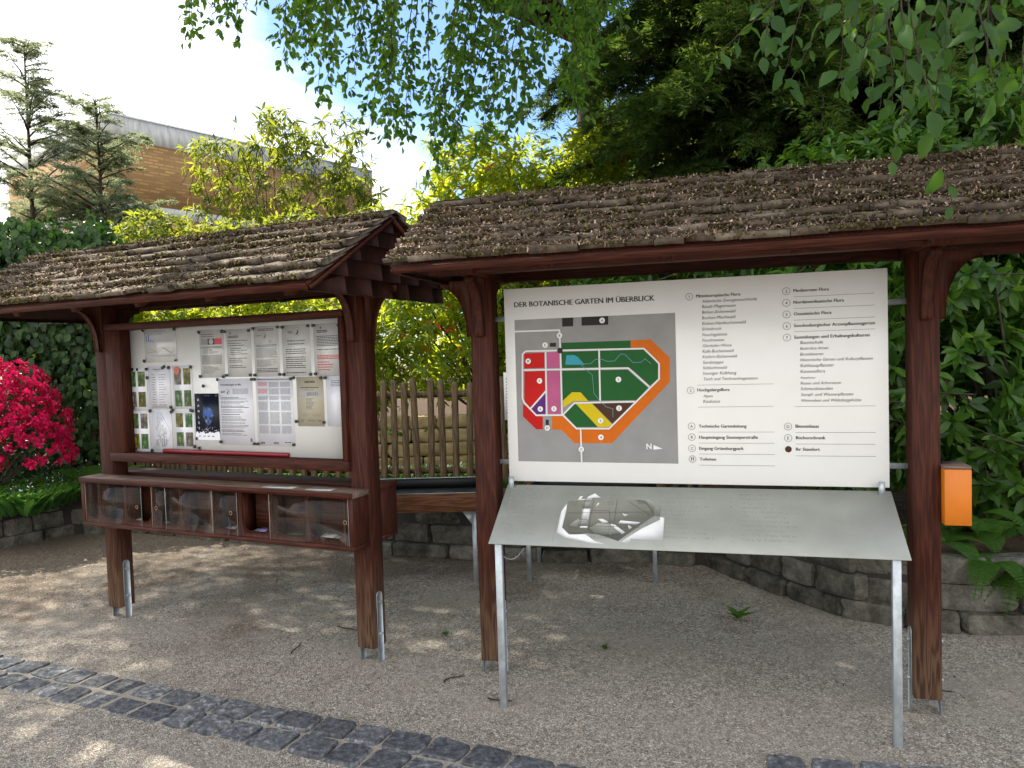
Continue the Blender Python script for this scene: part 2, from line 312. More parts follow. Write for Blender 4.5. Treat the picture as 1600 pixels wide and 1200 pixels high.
STONE = noise_mat('wall_stone', [(.3,(.02,.019,.015)),(.44,(.068,.064,.05)),(.58,(.13,.123,.1)),(.75,(.23,.22,.185))], 7, .95, 1, .02, island=.14, rgh=.78, bscale=26)
DARK = plain('joint_soil', (.03,.025,.02), .95)
WPATH=[(-6.3,4.0),(-5.3,5.3),(-4.59,6.53),(-4.3,7.05),(-3.7,7.1),(-2.4,6.55),(-.87,5.95),(-.04,5.7),(1.0,5.52),(1.42,5.36),(1.55,5.0),(1.86,4.36),(2.23,4.07),(2.58,3.98),(3.3,3.92),(4.6,3.7)]
def resample(path, ds):
    P=np.array(path,float); d=np.r_[0,np.cumsum(np.linalg.norm(np.diff(P,axis=0),axis=1))]; s=np.arange(0,d[-1],ds)
    return np.stack([np.interp(s,d,P[:,0]),np.interp(s,d,P[:,1])],1), d
def pathat(path, s):
    P=np.array(path,float); d=np.r_[0,np.cumsum(np.linalg.norm(np.diff(P,axis=0),axis=1))]
    s=np.clip(s,0,d[-1]-1e-3); i=np.searchsorted(d,s,side='right')-1; i=min(i,len(P)-2); t=(P[i+1]-P[i])/(d[i+1]-d[i]); return P[i]+t*(s-d[i]), t, d[-1]
def wall(name, label, path, top, courses, seed, lmin=.22, lmax=.46, batter=.03, thick=.2):
    g=G(); r=np.random.default_rng(seed); _,_,T=pathat(path,0); z=-.02
    for ci,hc in enumerate(courses):
        s=-r.random()*.2; 
        while s<T-.05:
            l=lmin+(lmax-lmin)*r.random()
            if ci==0: l*=1.15
            l=min(l,T-s); p,t,_=pathat(path, max(s+l/2,.01)); nrm=np.array((-t[1],t[0])); tp=top(p[0])
            h=hc+.012*r.normal()*0+.004
            if z+hc*.6<tp+.02:
                off=thick/2+batter*ci+.012*r.normal(); c=(p[0]+nrm[0]*off,p[1]+nrm[1]*off,z+.004*r.normal()); a=.025*r.normal(); tt=(t[0]-a*t[1],t[1]+a*t[0])
                rock(g,c,tt,l-.012,h,thick,int(r.integers(1e9)),rnd=9,rough=.03)
            s+=l
        z+=hc
    # soil packed behind the joints
    P,_=resample(path,.1); t=unit(np.gradient(P,axis=0)); nrm=np.stack([-t[:,1],t[:,0]],1); A=P+nrm*.06; k=len(A); tz=np.array([top(a[0])-.05 for a in A])
    V=np.concatenate([np.c_[A,np.full(k,-.05)],np.c_[A,tz],np.c_[A+nrm*.12,tz]]); i=np.arange(k-1)
    g.add(V, np.concatenate([np.stack([i,i+1,i+k+1,i+k],1),np.stack([i+k,i+k+1,i+2*k+1,i+2*k],1)]), 1)
    return tag(g.build(name,[STONE,DARK],smooth=False), label, 'wall')
wtop=lambda x: .41 if x<-3.9 else (.40 if x<1.9 else .33)
wall('stone_wall','low dry stone wall of rough grey blocks holding up the flower beds behind the boards',WPATH,wtop,[.115,.15,.14],11)
# raised bed behind the wall
SOIL = noise_mat('leaf_litter_soil', [(.25,(.025,.018,.012)),(.5,(.07,.045,.03)),(.75,(.17,.095,.055))], 16, .95, .7, .02, rgh=.75)
Pp,_=resample(WPATH,.25); tg=unit(np.gradient(Pp,axis=0)); A=Pp+np.stack([-tg[:,1],tg[:,0]],1)*.14
g=G(); k=len(A); rows=[A]; far=np.array([(-12+ (30)*i/(k-1), 14) for i in range(k)],float)
V=[];R_=[0,.03,.08,.16,.3,.5,.75,1]
for a in R_:
    q=A*(1-a)+far*a; z=np.array([wtop(p[0])-.05 for p in A])*(1-a)+.45*a+.02*rng.normal(size=k)*(a>0); V.append(np.c_[q,z])
far2=np.array([(-60+150*i/(k-1), 90) for i in range(k)],float); V.append(np.c_[far2,np.full(k,.45)])
V=np.concatenate(V); rr=np.arange(len(R_))[:,None]*k; j=np.arange(k-1)[None]
g.add(V,np.stack([rr+j,rr+j+1,rr+k+j+1,rr+k+j],-1).reshape(-1,4)); tag(g.build('garden_bed_soil',SOIL,smooth=True),kind='structure')
# ---------------------------------------------------------------- sett strip
SETT = noise_mat('basalt_sett', [(.32,(.022,.023,.026)),(.45,(.07,.074,.082)),(.54,(.12,.125,.134)),(.6,(.22,.22,.222)),(.7,(.44,.43,.42))], 30, .72, 1, .012, island=.13, rgh=.8, spec=.45, bscale=45)
SAND = noise_mat('joint_sand', [(.3,(.2,.175,.14)),(.7,(.4,.36,.3))], 120, .95, .4, .003)
UP=[(-4.7,4.85),(-2.93,4.13),(-1.29,3.45),(-.2,3.0),(.25,2.79),(.8,2.5),(1.3,2.2)]
g=G(); r=np.random.default_rng(5); _,_,T=pathat(UP,0)
for row in (0,1):
    s=r.random()*.1
    while s<T-.2:
        l=.135+.07*r.random(); p,t,_=pathat(UP,s+l/2); nr=np.array((t[1],-t[0])); d=.142+.014*r.random(); off=.075+row*.158; c=p+nr*off
        a=.05*r.normal(); rock(g,(c[0],c[1],-.0965+.003*r.normal()),(t[0]-a*t[1],t[1]+a*t[0]),l-.012,.11,d-.008,int(r.integers(1e9)),rnd=8,rough=.05,flat=.84); s+=l+.004
for x,y,l in ((1.0,2.80,.14),(1.17,2.765,.16),(1.345,2.735,.15),(1.51,2.70,.15)): rock(g,(x,y-.03,-.097),(1,-.2),l,.11,.14,int(r.integers(1e9)),rnd=8,rough=.05,flat=.84)
P,_=resample(UP,.08); t=unit(np.gradient(P,axis=0)); nrm=np.stack([t[:,1],-t[:,0]],1); k=len(P)
jit=lambda: .012*rng.normal(size=(k,1)); rows=[P-nrm*(.02+jit()),P+nrm*.05,P+nrm*.16,P+nrm*.27,P+nrm*(.34+jit())]
V=np.concatenate([np.c_[q, gz(q[:,0],q[:,1])+ (.002 if i in (0,4) else .006)] for i,q in enumerate(rows)]); rr=np.arange(4)[:,None]*k; j=np.arange(k-1)[None]
Fq=np.stack([rr+j,rr+k+j,rr+k+j+1,rr+j+1],-1); s0=g.n; g.add(V,Fq[1:3].reshape(-1,4),1); g.f.append(Fq[[0,3]].reshape(-1,4)+s0); g.m.append(np.full(2*(k-1),2))
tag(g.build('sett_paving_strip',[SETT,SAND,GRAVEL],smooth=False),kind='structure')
# ---------------------------------------------------------------- building far behind
BRICK,_t,_b = mat('yellow_brick',.9); _o=N(_t,'ShaderNodeTexCoord'); _k=N(_t,'ShaderNodeTexBrick'); _k.inputs['Scale'].default_value=1; _k.inputs['Brick Width'].default_value=.42; _k.inputs['Row Height'].default_value=.12
_k.inputs['Mortar Size'].default_value=.03; _k.inputs['Color1'].default_value=(.36,.215,.075,1); _k.inputs['Color2'].default_value=(.19,.1,.034,1); _k.inputs['Mortar'].default_value=(.2,.125,.055,1)
_mp=N(_t,'ShaderNodeMapping'); _t.links.new(_o.outputs['UV'],_mp.inputs[0]); _t.links.new(_mp.outputs[0],_k.inputs['Vector']); _t.links.new(_k.outputs['Color'],_b.inputs['Base Color'])
CONC = noise_mat('concrete_band', [(.3,(.27,.28,.28)),(.6,(.42,.43,.43)),(.8,(.52,.53,.52))], 2.2, .85, .1, .02, (4,4,.7))
c0=np.array((-14.56,28.)); c1=np.array((-6.74,37.7)); c2=np.array((-22.2,33.5)); ZT=10.95
bt=thing('brick_building','ochre brick building with grey concrete roof band beyond the trees','building',(c0[0],c0[1],0))
def strip(name,a,b,z0,z1,matl,th=.4,uv=False,out=0):
    a=a-c0;b=b-c0; d=b-a; L_=np.linalg.norm(d); t=d/L_; nn=np.array((-t[1],t[0])); 
    if nn@(a+b+2*c0)<0: nn=-nn
    q=[a-nn*out,b-nn*out,b+nn*th,a+nn*th]; V=[(p[0],p[1],z) for z in (z0,z1) for p in q]
    gg=G().add(V,[(0,1,5,4),(1,2,6,5),(2,3,7,6),(3,0,4,7),(4,5,6,7),(3,2,1,0)]); o=gg.build(name,matl,bt)
    if uv:
        l=o.data.uv_layers.new(name='u')
        for p in o.data.polygons:
            for li in p.loop_indices: co=o.data.vertices[o.data.loops[li].vertex_index].co; l.data[li].uv=((co.x-a[0])*t[0]+(co.y-a[1])*t[1], co.z)
    return o
for a,b in ((c0,c1),(c0,c2)):
    strip('brick_wall',a,b,0,7.35-.003,BRICK,uv=True); strip('concrete_band',a,b,7.35,7.75,CONC,out=.03); strip('brick_wall',a,b,7.753,10.12,BRICK,uv=True); strip('parapet',a,b,10.12,ZT,CONC,out=.06); strip('parapet_cap',a,b,ZT+.003,ZT+.07,STEEL,out=.1)
gg=G().prism([tuple(c0-c0),tuple(c1-c0),tuple(c1-c0+np.array((-9,6))),tuple(c2-c0)],2,10.2,10.3); gg.build('roof',CONC,bt)
# ---------------------------------------------------------------- shelters
def w2(o,u,v,z): x,y,a=o; return (x+u*math.cos(a)+v*math.sin(a), y-u*math.sin(a)+v*math.cos(a), z)
RO=(-.0259,3.6801,.2789); LO=(-2.4094,4.6548,.4256); TO=(-.1293,3.3151,.2695)
def shelter(name,label,O,posts,u0,u1,ev,ez,rz,bev,seed,ncourse):
    T=thing(name,label,'notice shelter',(O[0],O[1],0),-O[2]); r=np.random.default_rng(seed); pz=1.975
    for pu in posts:
        p=G().box(pu,pu+.109,-.06,.05,.07,pz).build('post',WV,T,bevel=.004)
        for sx in (pu-.0065,pu+.1095):
            pl=G(); c=-.005; pts=[(c-.022,-.05),(c+.022,-.05),(c+.022,.345)]+[(c+.022*math.cos(a),.345+.022*math.sin(a)) for a in np.linspace(0,PI,7)[1:]]
            pl.prism(pts,0,sx,sx+.006)
            s=1 if sx>pu else -1
            for z in (.14,.31): pl.tube([(sx+.003,c,z),(sx+.003+s*.012,c,z)],.009,6)
            pl.build('anchor_plate',STEEL,p)
        # curved brackets to front, back and the outer side
        arc=[(.045,-.29),(.0,-.29)]; prof=[(0,0),(.165,0),(.165,-.03)]+[(.03+.135*(1-math.sin(a)),-.03-.225*(1-math.cos(a))) for a in np.linspace(0,PI/2,9)[1:]]+[(.03,-.28),(0,-.28)]
        prof=[(x,z+pz-.002) for x,z in prof]
        cx=pu+.055
        br=G().prism([(-.061-x,z) for x,z in prof],0,cx-.022,cx+.022); br.build('bracket',WV,T)
        br=G().prism([(.051+x,z) for x,z in prof],0,cx-.022,cx+.022); br.build('bracket',WV,T)
        sg=-1 if pu<.8 else 1; bx=pu if sg<0 else pu+.109
        br=G().prism([(bx+sg*(x+.001),z) for x,z in prof],1,-.03,.02); br.build('bracket',WV,T)
        G().box(cx-.045,cx+.045,-.3,.3,pz,pz+.06).build('cross_beam',WD,T,bevel=.003)
    G().box(u0+.06,u1-.06,-.275,-.205,pz+.002,pz+.075).build('purlin',WH,T,bevel=.003)
    G().box(u0+.06,u1-.06,.2,.27,pz+.002,pz+.075).build('purlin',WH,T,bevel=.003)
    G().box(u0+.06,u1-.06,-.035,.035,pz+.062,pz+.13).build('purlin',WH,T,bevel=.003)
    # roof: sheathing, rafters, fascia, shingles
    rf=None
    for side,e in ((-1,-ev),(1,bev)):
        th=math.atan2(rz-ez,ev); ed=e*side if side>0 else -ev; EZ=rz-abs(ed)*math.tan(th); Ls=math.hypot(ed,rz-EZ)
        dn=np.array((0,ed/Ls,(EZ-rz)/Ls)); nm=np.array((0,math.sin(th)*(1 if side>0 else -1),math.cos(th))); top=np.array((0,0,rz))
        def pt(u,s,n): q=top+dn*s+nm*n; return (u,q[1],q[2])
        def slab(gg,ua,ub,s0,s1,n0,n1,m=0):
            V=[pt(ua,s0,n0),pt(ub,s0,n0),pt(ub,s1,n0),pt(ua,s1,n0),pt(ua,s0,n1),pt(ub,s0,n1),pt(ub,s1,n1),pt(ua,s1,n1)]
            gg.add(V,[(0,1,2,3),(7,6,5,4),(0,4,5,1),(1,5,6,2),(2,6,7,3),(3,7,4,0)],m)
        o=G(); slab(o,u0,u1,0,Ls,-.045,-.03); ro=o.build('roof_boarding',WD,T)
        if rf is None: rf=ro
        rr=G()
        for i in range(6):
            ua=u0+.14+(u1-u0-.34)*i/5; q=G(); slab(q,ua,ua+.055,.01,Ls-.05,-.11,-.0465); q.build('rafter',WD,T)
        q=G(); slab(q,u0+.01,u1-.01,Ls-.012,Ls+.008,-.062,-.031); q.build('fascia',WH,T,bevel=.002)
        for uu in (u0,u1):
            q=G(); slab(q,uu-.004,uu+.012 if uu==u1 else uu+.008,0,Ls,-.062,-.0455); q.build('verge_board',WD,T)
        # shingle courses, each shingle a slightly bowed slat
        sh=G(); ex=Ls/ncourse
        for c in range(ncourse):
            s1=Ls+.02-c*ex; s0=max(s1-ex*1.7,-.01); u=u0-.02
            while u<u1+.02:
                wd=.07+.13*r.random(); ub=min(u+wd,u1+.025); j=.006*r.normal(); dz=.004*r.random(); wv=.004*math.sin(u*7+c*2)
                V=[];
                for uu in (u+.0015,(u+ub)/2,ub-.0015):
                    h=.0035*r.normal()
                    for s,n0,n1 in ((s0,-.029,-.026),(s1+j-.3*ex,-.015,.006+h+dz+wv),(s1+j+.003*r.normal(),-.006,.018+h+dz+wv)):
                        V+= [pt(uu,s,n0),pt(uu,s,n1)]
                F=[]
                for a in range(2):
                    b=a*6
                    for k in range(2): F+=[(b+2*k+1,b+2*k+7,b+2*k+9,b+2*k+3),(b+2*k,b+2*k+2,b+2*k+8,b+2*k+6)]
                    F+=[(b+4,b+5,b+11,b+10)]
                for b in (0,12):
                    for k in range(2): F+=[(b+2*k,b+2*k+1,b+2*k+3,b+2*k+2)]
                sh.add(V,F); u=ub
        sh.build('shingles',SHING,T)
        if side<0:
            mo=G(); li=G(); n=int(6500*(u1-u0)/2.5)
            cs=r.integers(0,ncourse,n); uu=u0+(u1-u0)*r.random(n); clump=np.sin(uu*5+cs*1.7)+np.sin(uu*13+cs)*.6+.7*r.normal(size=n); ok=clump>-.2; cs=cs[ok];uu=uu[ok]
            ss=Ls+.02-cs*ex+.006*r.normal(size=len(cs))-.004; nn=.012+.006*r.normal(size=len(cs))
            T4=np.array([(1,0,0),(-.5,.87,0),(-.5,-.87,0),(0,0,1),(0,0,-1)]); F5=np.array([(0,1,3),(1,2,3),(2,0,3),(1,0,4),(2,1,4),(0,2,4)])
            C=np.array([pt(a,b,c) for a,b,c in zip(uu,ss,nn)]); sz=.003+.0075*r.random(len(C)); V=C[:,None]+T4[None]*sz[:,None,None]*(.6+.8*r.random((len(C),5,3)))
            mo.add(V.reshape(-1,3),(F5[None]+(np.arange(len(C))*5)[:,None,None]).reshape(-1,3))
            tag(mo.build('moss',MOSS,T),kind='stuff')
            n=int((21000 if name.startswith('map') else 8500)*(u1-u0)/2.5)
            uu=u0+(u1-u0)*r.random(n); f=r.random(n); cs=np.minimum((r.random(n)**1.25*ncourse).astype(int),ncourse-1); ss=Ls+.02-cs*ex-ex*(f**1.4)*.95
            dens=.5+.5*np.sin(uu*2.1+cs*.6+1)+.5*np.sin(uu*6.3+cs*1.9)+.45*r.normal(size=n); ok=dens>(.15 if name.startswith('map') else .35); uu=uu[ok];ss=ss[ok];f=f[ok];n=len(uu)
            nn=.017*(1-f**1.4)+.003+.004*r.random(n)
            C=np.array([pt(a,b,c) for a,b,c in zip(uu,ss,nn)]); D=r.normal(size=(n,3)); D[:,2]*=.5; D=unit(D); l=.007+.018*r.random(n)**2; S=unit(np.cross(D,(0,0,1.)))*(.0018+.0026*r.random(n))[:,None]; K=np.array((0,0,1.))*(.3*l*r.random(n))[:,None]+S*2*r.normal(size=(n,1))
            V=np.stack([C-S,C+S,C+D*l[:,None]*.5+K+S,C+D*l[:,None]*.5+K-S,C+D*l[:,None]-S*.5,C+D*l[:,None]+S*.5],1)
            li.add(V.reshape(-1,3),(np.array([(0,1,2,3),(3,2,5,4)])[None]+(np.arange(n)*6)[:,None,None]).reshape(-1,4))
            o=li.build('catkin_litter',LITTER); o.location=T.location; o.rotation_euler=T.rotation_euler; tag(o,kind='stuff')
            def onroof(u,s,n=.03,pt=pt): return w2(O,*pt(u,s,n))
            T_on=onroof
    # gable ends clad with overlapping boards
    for uu,sg in ((u0+.03,-1),(u1-.03,1)):
        gb=G(); nb=5; zb=ez-.06; th=math.atan2(rz-ez,ev)
        for k in range(nb):
            za=zb+(rz-zb-.05)*k/nb; zc=zb+(rz-zb-.05)*(k+1.12)/nb
            def wf(z): return max((rz-.06-z)/math.tan(th),.01)
            ff=-min(wf(za),ev-.03); fb=min(wf(za),bev-.03); v=ff
            while v<fb-.01:
                wd=.14+.16*r.random(); vb=min(v+wd,fb); 
                def zt(vv): return min(zc, rz-.055-abs(vv)*math.tan(th))
                if zt((v+vb)/2)>za+.01:
                    pts=[(v+.001,za+.001*r.normal()),(vb-.001,za+.001*r.normal()),(vb-.001,max(zt(vb),za+.004))]
                    if v<0<vb: pts.append((0,zt(0)))
                    pts.append((v+.001,max(zt(v),za+.004)))
                    off=.003*k
                    V=[];
                    for q,(bo) in ((0,.013),(1,0)):
                        for a,z in pts: V.append((uu+sg*(bo*(1-(z-za)/(zc-za+.02))+ (0.004 if q==0 else -.012)),a,z))
                    m=len(pts); F=[tuple(range(m)),tuple(range(2*m-1,m-1,-1))]+[(i,(i+1)%m,(i+1)%m+m,i+m) for i in range(m)]
                    gb.add(V,F)
                v=vb
        th2=math.tan(th); gb.prism([(-(ev-.04),zb+.02),(bev-.04,zb+.02),(bev-.04,rz-.07-(bev-.04)*th2),(0,rz-.07),(-(ev-.04),rz-.07-(ev-.04)*th2)],0,uu-.006-sg*.012,uu+.004-sg*.012); gb.build('gable_cladding',GSHING,T)
    return T,T_on
Lsh,Lroof=shelter('notice_shelter','smaller dark red wooden shelter with a framed board of pinned papers',LO,(-.204,1.724),-.75,2.0,.69,1.965,2.372,.56,21,7)
Rsh,Rroof=shelter('map_shelter','larger dark red wooden shelter holding the white garden map board',RO,(-.160,1.796),-.32,2.46,.63,2.015,2.395,.55,22,8)
